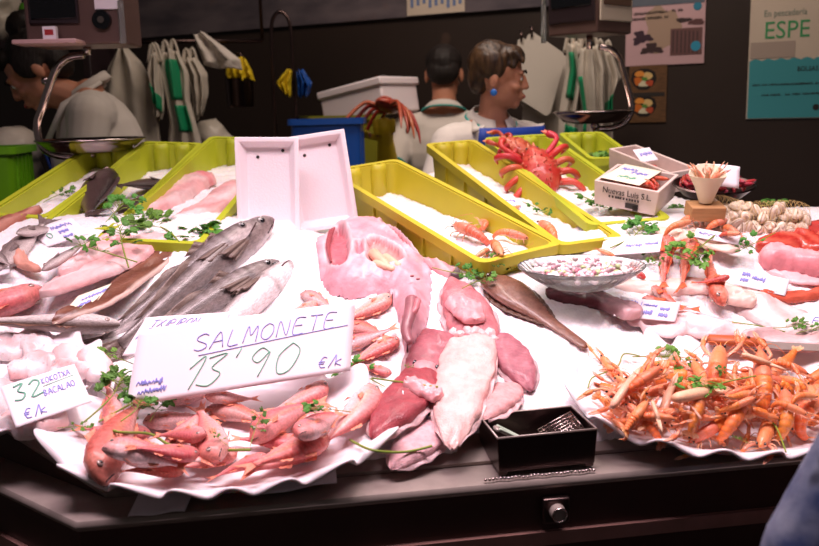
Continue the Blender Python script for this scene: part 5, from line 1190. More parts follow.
# ------------------------------------------------------------------ langoustines and prawns
def crust(name, cat, curl, claws, c1, c2, cb, seed=0, legs=True, simple=False):
    """unit-long crustacean: rostrum at +x, tail fan at -x; curl bends the abdomen down and in"""
    t = thing(name, '-', cat); rnd = random.Random(seed)
    n, m_ = 16, 12; rs = []
    for i in range(n + 1):
        u = i / n; x = .46 - .42 * u; r = np.interp(u, [0, .08, .25, .6, .9, 1], [.008, .034, .07, .092, .094, .084]); ring = []
        for j in range(m_): a = 2 * PI * j / m_; ring.append((x, r * .86 * math.cos(a), .09 + r * math.sin(a) * (1.05 if math.sin(a) > 0 else .85) - .012 * (1 - u)))
        rs.append(ring)
    mb = MB(); mb.rings(rs, lambda i, j: lerp(c1, cb, max(0, -math.sin(2 * PI * j / m_)) * .8) if not .55 < i / n < .62 else lerp(c1, c2, .6)); mb.tube([(.43, 0, .085), (.5, 0, .10)], [.014, .002], 6, col=c2)
    mb.build('carapace', M['shell'], t)
    # abdomen: six overlapping segments along an arc
    x, z, a = .05, .09, PI; rs = []; cc = []
    for k in range(6):
        R0 = .086 - .0085 * k; sl = .072 - .004 * k
        for q in (0, .3, .85, 1.0):
            r = R0 * (1.0 if q < .1 else 1.07 if q < .5 else 1.02 if q < .9 else .93); px_, pz_ = x + math.cos(a) * sl * q, z - math.sin(a) * sl * q * 0 + math.sin(a) * sl * q
            nx_, nz_ = -math.sin(a), math.cos(a); nz_, nx_ = (abs(nz_), nx_ if math.cos(a) > 0 else -nx_)
            ring = []
            for j in range(m_): an = 2 * PI * j / m_; yy = r * .95 * math.cos(an); h_ = r * math.sin(an) * (1 if math.sin(an) > 0 else .7); ring.append((px_ - math.sin(a) * -h_ * -1 if False else px_ + math.sin(a) * h_, yy, pz_ - math.cos(a) * h_))
            rs.append(ring); cc.append(q)
        x += math.cos(a) * sl; z += math.sin(a) * sl; a += curl * (1.0 + .12 * k)
    mb = MB(); mb.rings(rs, lambda i, j: lerp(lerp(c2, c1, .25 if cc[i] < .9 else .9), cb, max(0, -math.sin(2 * PI * j / m_)) * .85)); mb.build('abdomen', M['shell'], t)
    ex, ez = x, z; d = Vector((math.cos(a), 0, math.sin(a))); nrm = Vector((math.sin(a), 0, -math.cos(a)))
    mb = MB()
    for k in range(5):
        an = (k - 2) * .42; dd = d * math.cos(an) + Vector((0, 1, 0)) * math.sin(an); o0 = Vector((ex, 0, ez)) + Vector((0, (k - 2) * .012, 0)); L = .105 if k != 2 else .085
        mb.grid(lambda u, v: o0 + dd * (L * v) + (dd.cross(nrm)) * ((u - .5) * .062 * math.sin(PI * min(.93, .12 + v * .8)) ** .7) + nrm * (.004 * k % .008 - .006 * (2 * u - 1) ** 2), 4, 6, col=lambda u, v: lerp(c2, cb, v * .6))
    mb.build('tail_fan', M['shell'], t, solid=.005)
    for s in (-1, 1):
        MB().ell((.42, s * .042, .105), (.017, .014, .016), col=(.015, .01, .01)).build('eye', M['eye'], t)
        if simple: continue
        pts = smooth_pts([(.45, s * .012, .06), (.53, s * .06, .09), (.56, s * .17, .06), (.40, s * .30, .02)], 5); MB().tube(pts, [.0042] * 8 + [.0026] * 8, 5, col=lerp(c1, c2, .5)).build('antenna', M['shell'], t)
        if legs:
            for k in range(3):
                xx = .30 - .085 * k; pts = [(xx, s * .045, .045), (xx + .06 - .05 * k, s * .12, .075 - .01 * k), (xx + .10 - .07 * k, s * .17, .012)]
                MB().tube(smooth_pts(pts, 4), [.009, .009, .0085, .008, .0075, .007, .006, .005, .0035], 6, col=lerp(c1, cb, .45)).build('leg', M['shell'], t)
        if claws:
            q = rnd.uniform(-.06, .06) * s
            mb = MB(); mb.tube([(.33, s * .05, .05), (.42, s * (.12 + q * .3), .062), (.52, s * (.125 + q), .055)], [.016, .018, .021], 8, col=lerp(c1, cb, .3))
            p0 = Vector((.52, s * (.125 + q), .055)); p1 = Vector((.64, s * (.10 + q * 1.8), .045)); p2 = Vector((.75, s * (.075 + q * 2), .04))
            mb.tube([p0, p0.lerp(p1, .25), p0.lerp(p1, .7), p1], [.019, .030, .029, .024], 8, col=lerp(c1, c2, .35), flat=.75)
            mb.tube([p1 + Vector((-.01, s * .012, 0)), p1.lerp(p2, .55) + Vector((0, s * .014, 0)), p2 + Vector((0, 0, 0))], [.015, .012, .003], 7, col=lerp(c1, cb, .5)); mb.tube([p1 + Vector((-.01, -s * .012, 0)), p1.lerp(p2, .5) - Vector((0, s * .014, 0)), p2 - Vector((.01, s * .006, 0))], [.013, .010, .003], 7, col=lerp(c1, cb, .5))
            mb.build('claw', M['shell'], t)
    return t
OR1, OR2, ORB = R('f28e62'), R('f07c26'), R('fbd4b8')
lg = [crust('langoustine', 'langoustine', c, True, OR1, OR2, ORB, k) for k, c in enumerate((.10, .34, .22, -.05))]
LG = [((668, 408), (594, 436), 0), ((602, 396), (672, 378), 3), ((625, 418), (676, 455), 0), ((648, 396), (600, 412), 1), ((690, 366), (640, 364), 0), ((720, 360), (712, 420), 1), ((640, 386), (690, 396), 3), ((755, 366), (768, 420), 2), ((776, 372), (819, 395), 1), ((752, 410), (728, 462), 2), ((690, 440), (632, 432), 0), ((700, 424), (760, 408), 3), ((790, 440), (745, 450), 0), ((792, 392), (800, 440), 1),
      ((820, 430), (772, 412), 2), ((610, 428), (640, 446), 1), ((665, 420), (704, 440), 2), ((722, 392), (762, 388), 0), ((735, 440), (700, 452), 3), ((810, 372), (760, 352), 0), ((702, 392), (690, 430), 2), ((648, 412), (618, 436), 3), ((660, 372), (612, 390), 2), ((780, 420), (742, 432), 3), ((812, 448), (775, 452), 0), ((742, 376), (700, 376), 0), ((822, 402), (786, 412), 2), ((675, 446), (712, 458), 1)]
rnd = random.Random(21); base = []
for y_ in (378, 394, 410, 426, 442):
    for x_ in range(612, 822, 34):
        cx_, cy_ = x_ + rnd.uniform(-9, 9), y_ + rnd.uniform(-6, 6); e_ = P(cx_, cy_, .04); 
        if ((e_.x - .568) / .24) ** 2 + ((e_.y - .152) / .14) ** 2 > 1: continue
        a_ = rnd.uniform(0, 2 * PI); base.append(((cx_ + 34 * math.cos(a_), cy_ + 22 * math.sin(a_)), (cx_ - 34 * math.cos(a_), cy_ - 22 * math.sin(a_)), rnd.randrange(4)))
LG = base + LG
order = sorted(range(len(LG)), key=lambda i: (LG[i][0][1] + LG[i][1][1]) / 2); nb = len(LG); rows = [order[nb * k // 5:nb * (k + 1) // 5] for k in range(5)]
ordn = ['first', 'second', 'third', 'fourth', 'fifth', 'sixth', 'seventh', 'eighth', 'ninth', 'tenth', 'eleventh', 'twelfth', 'thirteenth']; lbl = {}
for rn, rw in zip(('back row', 'second row from back', 'middle row', 'second row from front', 'front row'), rows):
    for k, i in enumerate(sorted(rw, key=lambda i: LG[i][0][0] + LG[i][1][0])): lbl[i] = 'orange langoustine in the right dish, ' + ordn[k] + ' from the left in the ' + rn
for i in range(len(LG)):
    hp, tp, k = LG[i]; hp, tp = [(q[0] + max(0, 606 - q[0]) * .5, max(366, q[1] - max(0, q[1] - 442) * .4)) for q in (hp, tp)]; r = inst(lg[k], lbl[i], 'langoustines in the front right dish'); place(r, hp, tp, (20, -35, 60, 0, -15, 40)[i % 6], ln0=.95, wd=.18, h0=.05, soft=80, ymin=.035)
# loose claws on top of the heap
t_ = thing('langoustine_claw', 'longest pale claw lying slanted on top of the langoustine heap', 'claw'); mb = MB()
mb.tube([(-.5, 0, 0), (-.42, 0, 0), (-.1, .01, .0), (.12, .01, 0)], [.05, .08, .085, .06], 8, col=lerp(OR1, ORB, .6), flat=.8); mb.tube([(.1, .03, 0), (.35, .02, 0), (.5, .0, 0)], [.04, .03, .008], 7, col=lerp(OR1, ORB, .8)); mb.tube([(.1, -.02, 0), (.33, -.03, 0), (.47, -.01, 0)], [.035, .028, .008], 7, col=lerp(OR1, ORB, .7)); mb.build('pincer', M['shell'], t_)
place(t_, (728, 420), (666, 446), 0, wd=.2, h0=.08, soft=70)
for hp, tp, lb in [((664, 428), (652, 406), 'pale upright langoustine claw left of the longest slanted claw'), ((712, 434), (724, 444), 'short orange claw with open pincer near the front rim of the langoustine dish'), ((676, 384), (662, 412), 'pale pink claw among the langoustines at the middle left'), ((640, 376), (612, 402), 'thin claw lying across the langoustines at the back left'), ((790, 366), (740, 360), 'pale claw at the back right of the langoustine heap')]:
    r = inst(t_, lb, 'loose claws on the langoustines') if False else dup(t_); r['label'] = lb; r['group'] = 'loose claws on the langoustines'; place(r, hp, tp, 0, wd=.2, h0=.08, soft=72, ymin=.02)
# knife with brown handle behind the langoustines
t = thing('kitchen_knife', 'kitchen knife with orange-brown wooden handle lying behind the langoustines', 'knife'); a, b = PH(706, 347), PH(764, 349); L = (b - a).length; d = (b - a).normalized(); y = Vector((-d.y, d.x, 0)); t.matrix_basis = BED @ fr(Vector((a.x, a.y, max(a.z, b.z) + .010)), d, y, Vector((0, 0, 1)))
MB().tube([(0, 0, 0), (.004, 0, 0), (L * .5, 0, 0), (L * .98, 0, 0), (L, 0, 0)], [.006, .014, .0155, .011, .008], 12, M and R('b0552c'), flat=.6, up=(0, 0, 1)).build('handle', M['wood'], t); MB().tube([(L * .7, 0, .009), (L * .7, 0, .0105)], .003, 10).build('rivet', M['steel_dark'], t)
MB().rings([[(x, y0 - .012 * (1 if k == 0 else k), z) for y0, z in ((-.011 * k, -.0008), (.016, -.0012), (.016, .0012), (-.011 * k, .0008))] for x, k in ((L * .97, .8), (L + .02, 1), (L + .11, .8), (L + .16, .2))]).build('blade', M['steel'], t, smooth=False)
# prawns in the yellow crate
pr = [crust('prawn', 'prawn', c, False, R('ee9a78'), R('e4683a'), R('f6c6b0'), 9, legs=True) for c in (.2, .42)]
for k, (hp, tp, q, lb) in enumerate([((460, 226), (490, 244), 0, 'orange prawn upper left in the yellow crate'), ((524, 240), (488, 236), 0, 'orange prawn pointing right in the yellow crate'), ((478, 222), (486, 234), 1, 'small pink prawn at the back of the yellow crate prawns'), ((476, 256), (494, 250), 1, 'pink prawn lowest left among those in the yellow crate'), ((502, 262), (492, 244), 0, 'pinkish prawn nearest the front end of the yellow crate'), ((516, 230), (502, 234), 1, 'short pink prawn at the right wall of the yellow crate')]):
    r = inst(pr[q], lb, 'prawns in the yellow crate'); place(r, hp, tp, 40 * (k % 3) - 30, ln0=.74, wd=.14, h0=.08, soft=92)
r = inst(pr[0], 'red prawn on plain ice where the lime crates end, above the glass bowl'); place(r, (538, 224), (562, 248), 10, wd=.14, h0=.06); r['group'] = 'prawns on the ice'
for k, (hp, tp, lb) in enumerate([((598, 250), (622, 256), 'red prawn poking out left of the gurnard heap behind the bowl'), ((700, 218), (672, 224), 'orange prawn on ice below the labelled box, back left'), ((690, 226), (660, 230), 'orange prawn below the labelled fish box, front left'), ((742, 238), (716, 226), 'orange prawn on the white paper right of the card'), ((738, 250), (712, 244), 'dark orange prawn at the end of the horizontal price card'), ((726, 224), (700, 230), 'orange prawn behind the horizontal price card')]):
    r = inst(pr[k % 2], lb, 'prawns on the ice'); place(r, hp, tp, 20, ln0=.8, wd=.14, h0=.06, soft=85)

# ------------------------------------------------------------------ spider crabs
def crab(name, label, L, col, hang=False):
    t = thing(name, label, 'crab'); mb = MB(); rnd = random.Random(3); c1, c2 = R(col), R('e88a68'); rs = []
    n, m_ = 18, 18
    for i in range(n + 1):
        u = i / n; w = .42 * math.sin(PI * min(1, .06 + u * .92)) ** .7 * (1 - .35 * (1 - u)); hgt = .26 * math.sin(PI * min(1, .05 + u * .93)) ** .6; ring = []
        for j in range(m_): a = 2 * PI * j / m_; k = 1 + .09 * pnoise(u * 22, a * 5, 3) + .06 * math.sin(i * 2.4) * math.sin(j * 2.1); ring.append((.5 - u, w * math.cos(a) * k, .2 + hgt * math.sin(a) * k * (1 if math.sin(a) > 0 else .6)))
        rs.append(ring)
    mb.rings(rs, lambda i, j: lerp(c1, c2, max(0, pnoise(i * 1.9, j * 1.7, 5)))); mb.build('carapace', M['shell'], t)
    sp = MB()
    for k in range(60):
        u = rnd.uniform(.1, .9); a = rnd.uniform(.25, PI - .25); w = .42 * math.sin(PI * min(1, .06 + u * .92)) ** .7 * (1 - .35 * (1 - u)); hg = .26 * math.sin(PI * min(1, .05 + u * .93)) ** .6
        p = Vector((.5 - u, w * math.cos(a), .2 + hg * math.sin(a))); sp.tube([p, p + Vector((0, math.cos(a), math.sin(a))) * .045], [.018, .003], 5, col=c2)
    sp.build('spine', M['shell'], t); t.children[-1].name = 'shell_spines'; tag(t.children[-1], kind='stuff')
    for s in (-1, 1):
        MB().tube([(.47, s * .06, .22), (.6, s * .05, .25)], [.04, .008], 6, col=c2).build('horn', M['shell'], t)
        for k in range(4):
            x = .28 - .17 * k; dz = -.5 if hang else 0; a = (.5 - .42 * k)
            p = [(x, s * .28, .16), (x + .22 * a, s * .62, .30 + dz * .3), (x + .5 * a, s * .95, .12 + dz), (x + .62 * a, s * 1.12, -.0 + dz * 1.7)] if hang else [(x, s * .26, .16), (x + .16 * a, s * .48, .30), (x + .34 * a, s * .66, .16), (x + .30 * a, s * .60, -.02)]
            MB().tube(smooth_pts(p, 4), [np.interp(q / 12, [0, .3, .34, .66, .7, 1], [.06, .068, .055, .06, .045, .012] if not hang else [.07, .078, .062, .066, .052, .014]) for q in range(13)], 8, col=lerp(c1, c2, .25 * (k % 2))).build('leg', M['shell'], t)
        p = [(.36, s * .24, .16), (.62, s * .52, .22 + (-.2 if hang else 0)), (.80, s * .42, .16 + (-.5 if hang else 0))]
        mb = MB(); mb.tube(smooth_pts(p, 4), [.055, .055, .055, .05, .05, .055, .065, .07, .065], 8, col=c1); e = Vector(p[-1]); mb.tube([e, e + Vector((.1, -s * .08, -.04))], [.05, .01], 7, col=c2); mb.tube([e, e + Vector((.12, -s * .01, -.04))], [.04, .01], 7, col=c2); mb.build('claw', M['shell'], t)
        MB().ell((.49, s * .10, .24), (.02, .02, .02), col=(.02, .01, .01)).build('eye', M['eye'], t)
    return t
t = crab('spider_crab', 'big knobbly red spider crab on the ice in the lime green crate', .2, 'c8382c')
h = hget(*P(536, 168, .1).xy); a, b = P(520, 180, h + .06), P(548, 150, h + .06); cc_ = (a + b) / 2; sc = .15
t.matrix_basis = BED @ T3((cc_.x + .01, cc_.y, h + .02)) @ RZ(100) @ RY(-38) @ RX(-6) @ Matrix.Scale(sc, 4)
t = crab('spider_crab', 'smaller orange-red spider crab lying left behind the big knobbly one', .2, 'b83a2c')
h2 = hget(*P(508, 150, .1).xy); a = P(516, 156, h2 + .05); t.matrix_basis = BED @ T3((a.x, a.y, h2 + .045)) @ RZ(160) @ RY(-24) @ Matrix.Scale(.115, 4)
wr = mMx @ Vector((.29, -.24, 1.26)); t = crab('hanging_crab', 'red crab with hanging legs held by the man, with blue bands, before the white box', .2, 'a8341e', True); t['category'] = 'crab'
q = at(386, 112, 3.40); t.matrix_basis = T3((q.x, 3.40, q.z)) @ RZ(60) @ RY(24) @ Matrix.Scale(.12, 4)
for s in (-1, 1): MB().tube([(.62 + .07 * math.cos(a), s * .52, .02 + .07 * math.sin(a)) for a in [2 * PI * k / 16 for k in range(17)]], .022, 6).build('claw_band', M['blue_plastic'], t)

# ------------------------------------------------------------------ glass bowl with salad
a, b = P(527, 262, .07), P(640, 272, .07); h = max(hget(*P(584, 282, .03).xy), .01); BW = (b - a).length / 2; c = P(583, 266, h + .045)
t = thing('glass_bowl', 'ribbed oval glass bowl of chopped seafood salad on the ice', 'bowl'); BM = BED @ T3((c.x, c.y, h + .002)); up = BM.to_3x3().inverted() @ Vector((0, 0, 1)); BM = BM @ RX(-8)
bx_ = MB(); na = 120; rot0 = -6
def bring(s, z, rip): return [(BW * s * math.cos(a) * (1 + rip * abs(math.sin(20 * a))), BW * .62 * s * math.sin(a) * (1 + rip * abs(math.sin(20 * a))), z) for a in [2 * PI * k / na for k in range(na)]]
pf = [(.02, .003, 0), (.42, .003, 0), (.5, .0, 0), (.56, .003, .0), (.72, .014, .012), (.9, .028, .02), (1.0, .040, .03), (1.01, .043, .03), (.985, .042, .02), (.88, .031, .01), (.7, .018, .0), (.5, .008, 0), (.02, .007, 0)]
mb = MB(); mb.rings([bring(*q) for q in pf], cap=True); mb.build('bowl_body', M['glass'], t); t.matrix_basis = BM @ RZ(rot0)
mb = MB(); rnd = random.Random(5)
for k in range(260):
    a, s = rnd.uniform(0, 2 * PI), math.sqrt(rnd.random()) * .80; z = .012 + .02 * s * s + rnd.uniform(0, .014) + .012 * (1 - s); r = rnd.uniform(.004, .0075)
    cl = rnd.choice(['f4e6ea', 'f0d8de', 'd8a8b4', 'e8c4cc', 'f8f0f0', 'b8c890', 'c07888', 'f2dfe0', 'f6ecec']); mb.ell((BW * s * math.cos(a), BW * .62 * s * math.sin(a), z), (r * rnd.uniform(.8, 1.6), r, r * .7), (rnd.random(), rnd.random(), rnd.random() * 3), 8, 5, col=R(cl))
o = mb.build('seafood_salad', M['salad'], M=BM @ RZ(rot0)); tag(o, 'chopped pale and pink seafood salad filling the glass bowl', 'salad', kind='stuff')

# ------------------------------------------------------------------ labelled fish box, box behind, red prawns, paper cone, clams
def openbox(label, q, hh, m, lift, name='fish_box', th=.008):
    pts = [P(*p, lift + hh) for p in q]; x = ((pts[1] - pts[0]) + (pts[2] - pts[3])); x.z = 0; w = x.length / 2; x.normalize(); y = Vector((-x.y, x.x, 0)); l = abs(((pts[0] - pts[3]) + (pts[1] - pts[2])).dot(y)) / 2
    c = sum(pts, Vector()) / 4; o = c - x * w / 2 - y * l / 2; Lm = fr(Vector((o.x, o.y, lift)), x, y, Vector((0, 0, 1))); t = thing(name, label, 'box', BED @ Lm)
    def rc(i, z): return [(i, i, z), (w - i, i, z), (w - i, l - i, z), (i, l - i, z)]
    MB().rings([rc(.004, 0), rc(0, hh), rc(th, hh), rc(th, th)]).build('box_body', m, t, smooth=False, bevel=.002); return t, Lm, w, l
boxm = mat('box_board', 'd8c4ba', .7, noise=(18, .25), bump=(60, .2))
t, LB, w, l = openbox('pale fish box printed Nuevas Luis S.L. with small red prawns and a card', [(600, 160), (658, 171), (682, 196), (613, 184)], .058, boxm, .132)
text('Nuevas Luis S.L.', .020, M['ink_k'], 'printed_name', t, T3((.022, -.0012, .034)) @ RX(90), xs=.88)
mb = MB(); rnd = random.Random(2); x = .04
while x < w * .72: mb.box((x, -.0006, .027), (.004, .0012, .005)); x += rnd.uniform(.005, .008)
mb.box((w * .62, -.0006, .013), (.03, .0012, .012)); mb.box((w * .68, -.0006, .010), (.012, .0012, .014)); mb.build('small_print', M['ink_k'], t, smooth=False)
rp = crust('red_shrimp', 'shrimp', .16, False, R('d4583c'), R('cc3c22'), R('eeb098'), 4, legs=False, simple=True); ds = crust('red_shrimp', 'shrimp', .2, False, R('b02a2c'), R('94181e'), R('d8707a'), 6, legs=False, simple=True)
for Lb, ww, ll, z in ((LB, w, l, .02),):
    i0, j0 = hidx(Lb[0][3], Lb[1][3])
def fillbox(proto, Lm, w, l, z, n, L, label, group, seed):
    rnd = random.Random(seed)
    for k in range(n):
        r = inst(proto, label, group); u, v = rnd.uniform(.16, .84), rnd.uniform(.2, .8)
        r.matrix_basis = BED @ Lm @ T3((w * u, l * v, z + .011 * (k // 9) + rnd.uniform(0, .004))) @ RZ(rnd.uniform(-50, 50) + rnd.choice((0, 180))) @ RX(rnd.uniform(-40, 40)) @ RY(rnd.uniform(-10, 10)) @ Matrix.Scale(L, 4)
fillbox(rp, LB, w, l, .012, 34, .062, 'small orange-red shrimp heaped in the labelled fish box', 'shrimps in the labelled fish box', 5)
CARD_IN_BOX = (LB, w, l)
t, L2, w2, l2 = openbox('pale fish box with a white card, behind the labelled one against the dark wall', [(622, 146), (648, 143), (686, 170), (656, 176)], .055, boxm, .115)
fillbox(rp, L2, w2, l2, .012, 10, .06, 'orange shrimp in the rear fish box', 'shrimps in the rear fish box', 8)
t = thing('steel_tray', 'shallow tray piled with dark red shrimps behind the paper cone', 'tray'); a, b = PH(684, 188, .03), PH(742, 200, .03); h = max(a.z, b.z) + .004; a = P(684, 188, h); b = P(742, 200, h); L = .19; d = Vector((1, 0, 0)); TM = fr(Vector(((a.x + b.x) / 2, (a.y + b.y) / 2, h)), d, Vector((-d.y, d.x, 0)), Vector((0, 0, 1))); t.matrix_basis = BED @ TM
MB().rings([[(L * .5 * s * math.cos(q), L * .36 * s * math.sin(q), z) for q in [2 * PI * k / 40 for k in range(40)]] for s, z in ((.02, .0), (.75, 0), (1, .022), (1.03, .023), (.99, .026), (.74, .004), (.02, .004))]).build('tray_body', M['steel_dark'], t, edge=50)
rnd = random.Random(4)
for k in range(38):
    r = inst(ds, 'dark red shrimp in the shallow tray behind the paper cone', 'dark red shrimps in the tray'); s, q = math.sqrt(rnd.random()) * .74, rnd.uniform(0, 6.28)
    r.matrix_basis = BED @ TM @ T3((L * .5 * s * math.cos(q), L * .36 * s * math.sin(q), .008 + .026 * (1 - s) * rnd.random() + .012)) @ RZ(rnd.uniform(0, 360)) @ RX(rnd.uniform(-50, 50)) @ RY(rnd.uniform(-15, 15)) @ Matrix.Scale(.065, 4)
# paper cone with claws on a wooden block
c = PH(704, 217, .0); h = c.z; t = thing('wooden_block', 'small pale wooden block carrying the paper cone of prawns', 'block', BED @ T3((c.x, c.y, h - .002)) @ RZ(-8)); MB().box((0, 0, .016), (.075, .05, .032)).build('block', mat('pale_wood', 'b98a5c', .6, noise=(20, .4, (1, 9, 9))), t, bevel=.002)
CM = BED @ T3((c.x, c.y + .004, h + .032)) @ RX(-8) @ Matrix.Scale(.86, 4); t = thing('paper_cone', 'white paper cone of orange prawns standing on the wooden block', 'cone', CM)
MB().rings([[(rr * math.cos(q), rr * math.sin(q), z + (.022 * max(0, math.cos(q - 1.2)) if z > .045 else 0)) for q in [2 * PI * k / 24 for k in range(24)]] for rr, z in ((.016, 0), (.030, .04), (.046, .070), (.0445, .070), (.028, .04), (.014, .004))]).build('cone', M['paper_cream'], t, edge=60)
t2 = thing('price_card', 'white folded card leaning on the dark shrimp tray behind the paper cone', 'card', BED @ T3((c.x + .045, c.y + .05, h + .075)) @ RZ(-20) @ RX(55)); MB().grid(lambda u, v: ((u - .5) * .09, (v - .5) * .05, .008 * math.sin(u * 3)), 10, 5).build('sheet', M['paper'], t2, solid=.0008)
pr3 = [crust('prawn', 'prawn', .25, True, R('f0a078'), R('e87838'), R('f6ceb0'), 3, legs=False)]
for k in range(6):
    q = k * 1.05; r = inst(pr3[0], 'orange prawn sticking out of the white paper cone', 'prawns in the paper cone'); r.matrix_basis = CM @ T3((.020 * math.cos(q), .020 * math.sin(q), .056)) @ RZ(math.degrees(q)) @ RY(-58 + 9 * (k % 3)) @ Matrix.Scale(.07, 4)

# ------------------------------------------------------------------ price cards with handwriting
SF = {'S': [[(.65, .9), (.4, 1), (.1, .85), (.12, .65), (.6, .38), (.65, .15), (.35, 0), (.05, .1)]], 'A': [[(0, 0), (.35, 1), (.7, 0)], [(.15, .38), (.55, .42)]], 'L': [[(.1, 1), (.08, .02), (.62, .0)]], 'M': [[(0, 0), (.1, 1), (.35, .4), (.6, 1), (.7, 0)]],
      'O': [[(.35, 1), (.05, .7), (.08, .2), (.4, 0), (.66, .3), (.62, .8), (.35, 1)]], 'N': [[(.05, 0), (.08, 1), (.58, .05), (.62, 1)]], 'E': [[(.62, 1), (.1, .97), (.08, .02), (.64, 0)], [(.1, .52), (.5, .52)]], 'T': [[(0, 1), (.7, 1)], [(.35, 1), (.33, 0)]],
      '1': [[(.1, .65), (.45, 1), (.3, 0)]], '3': [[(.1, .95), (.6, 1), (.3, .6), (.62, .35), (.4, .02), (.02, .1)]], '9': [[(.6, .8), (.3, 1), (.1, .72), (.35, .5), (.6, .8), (.5, 0)]], '0': [[(.35, 1), (.05, .6), (.2, .02), (.55, .1), (.66, .7), (.35, 1)]], '2': [[(.05, .8), (.35, 1), (.6, .75), (.05, 0), (.7, .05)]],
      "'": [[(.1, 1.1), (.05, .8)]], '€': [[(.65, .9), (.35, 1), (.12, .6), (.2, .1), (.6, .05)], [(0, .6), (.5, .6)], [(0, .4), (.45, .4)]], '/': [[(0, -.05), (.5, 1.05)]], 'k': [[(.1, 1), (.1, 0)], [(.55, .6), (.1, .3), (.6, 0)]], 'K': [[(.1, 1), (.1, 0)], [(.6, 1), (.1, .45), (.65, 0)]], 'X': [[(0, 1), (.65, 0)], [(.65, 1), (0, 0)]], 'I': [[(.3, 1), (.28, 0)]],
      'P': [[(.1, 0), (.1, 1), (.6, .85), (.55, .5), (.1, .45)]], 'R': [[(.1, 0), (.1, 1), (.6, .85), (.5, .5), (.1, .45), (.65, 0)]], 'D': [[(.1, 0), (.1, 1), (.6, .7), (.55, .2), (.1, 0)]], 'B': [[(.1, 0), (.1, 1), (.55, .8), (.12, .52), (.62, .25), (.1, 0)]], 'C': [[(.65, .85), (.3, 1), (.05, .5), (.3, 0), (.65, .12)]]}
def strokes(mb, fn, s, u0, v0, sz, asp, lw, slant=.1, rise=0, seed=0):
    rnd = random.Random(seed); x = u0
    for ch in s:
        if ch == ' ': x += sz * .5 / asp; continue
        for st in SF[ch]: line(mb, fn, [(x + (p[0] + slant * p[1]) * sz / asp, v0 + (x - u0) * rise + p[1] * sz + rnd.uniform(-.02, .02) * sz) for p in st], lw)
        x += sz * (.45 if ch in "1'I/" else .88) / asp
    return x
def line(mb, fn, uv, lw):
    sp = smooth_pts([Vector((a, b, 0)) for a, b in uv], 5) if len(uv) > 2 else [Vector((a, b, 0)) for a, b in uv]; pts = [Vector(fn(p.x, p.y, .0009)) for p in sp]; mb.tube(pts, lw, 5)
def scrawl(mb, fn, u0, v0, u1, sz, lw, seed, rise=0):      # illegible quick writing
    rnd = random.Random(seed); x = u0
    while x < u1:
        n = rnd.randint(2, 4); w = rnd.uniform(.5, .9) * (u1 - u0) / 6; line(mb, fn, [(x + w * k / n + rnd.uniform(-.2, .2) * w / n, v0 + (x - u0) * rise + sz * (rnd.uniform(.55, 1) if k % 2 else rnd.uniform(0, .4))) for k in range(n + 1)], lw); x += w * 1.25
def card(label, bl, br, tl, tilt, hl=(.03, .03), writing=None, m='paper', bend=.0, M0=None, size=None, corner=.0, name='price_card'):
    """a stiff paper card: lower edge between two picture points, leaning back by tilt over the bed"""
    t = thing(name, label, 'price card')
    if M0 is None:
        a, b = (P(*bl, hl[0]), P(*br, hl[1])) if hl else (PH(*bl, .004), PH(*br, .004)); x = (b - a); w = x.length; x.normalize(); th = math.radians(tilt); up = Vector((-x.y, x.x, 0)).normalized() * math.cos(th) + Vector((0, 0, 1)) * math.sin(th); up = (up - x * up.dot(x)).normalized(); n = x.cross(up)
        d = BEDI.to_3x3() @ Vector(ray(*tl)); o = BEDI @ Vector(CAM); s = (a - o).dot(n) / d.dot(n); q = o + d * s - a; hgt = q.dot(up); sh = q.dot(x); Mx = BED @ fr(a, x, up, n)
    else: Mx = M0; w, hgt = size; sh = 0
    t.matrix_basis = Mx
    def fn(u, v, off=0): return (u * w + sh * v, v * hgt, bend * (math.sin(PI * u) + .35 * math.sin(2.3 * PI * u + 1)) * (.4 + .6 * v) + off)
    def f2(u, v):
        c = corner; uu = u
        if c and v < c and u < c: pass
        return fn(u, v)
    MB().grid(f2, 22, 14, cond=(lambda u, v: not (corner and u / corner + v / corner < 1)) ).build('sheet', M[m], t, solid=.0007)
    if writing:
        for k, (ink, wf) in enumerate(writing):
            mb = MB(); wf(mb, fn); mb.build('handwriting', M[ink], t)
    return t
A4 = 1.42
def w_big(mb, fn): strokes(mb, fn, 'SALMONETE', .25, .60, .22, 2.6, .0008, .15, .10, 1); line(mb, fn, [(.28, .535), (.6, .60), (.97, .665)], .0007)
def w_bigp(mb, fn): strokes(mb, fn, "13'90", .21, .10, .40, 2.6, .0010, .25, .06, 2)
def w_bige(mb, fn): strokes(mb, fn, '€/k', .84, .10, .15, 2.6, .0008, .1, .05, 3)
def w_bigx(mb, fn): scrawl(mb, fn, .03, .22, .14, .10, .0009, 3); scrawl(mb, fn, .04, .12, .15, .09, .0009, 4)
card('card reading TXIPIRON tucked behind the left of the big price card', (122, 356), (210, 350), (146, 318), 38, (.055, .06), [('ink', lambda mb, fn: (strokes(mb, fn, 'TXIPIRON', .12, .72, .18, 2.0, .0007, .2, 0, 1), line(mb, fn, [(.12, .68), (.7, .70)], .0006), scrawl(mb, fn, .04, .42, .2, .12, .0008, 7)))], bend=.003)
card('big white card reading SALMONETE 13’90 standing behind the red mullets', (126, 407), (350, 371), (139, 331), 46, (.072, .066), [('ink', w_big), ('ink_g', w_bigp), ('ink', w_bige), ('ink', w_bigx)], bend=.006, corner=.12)
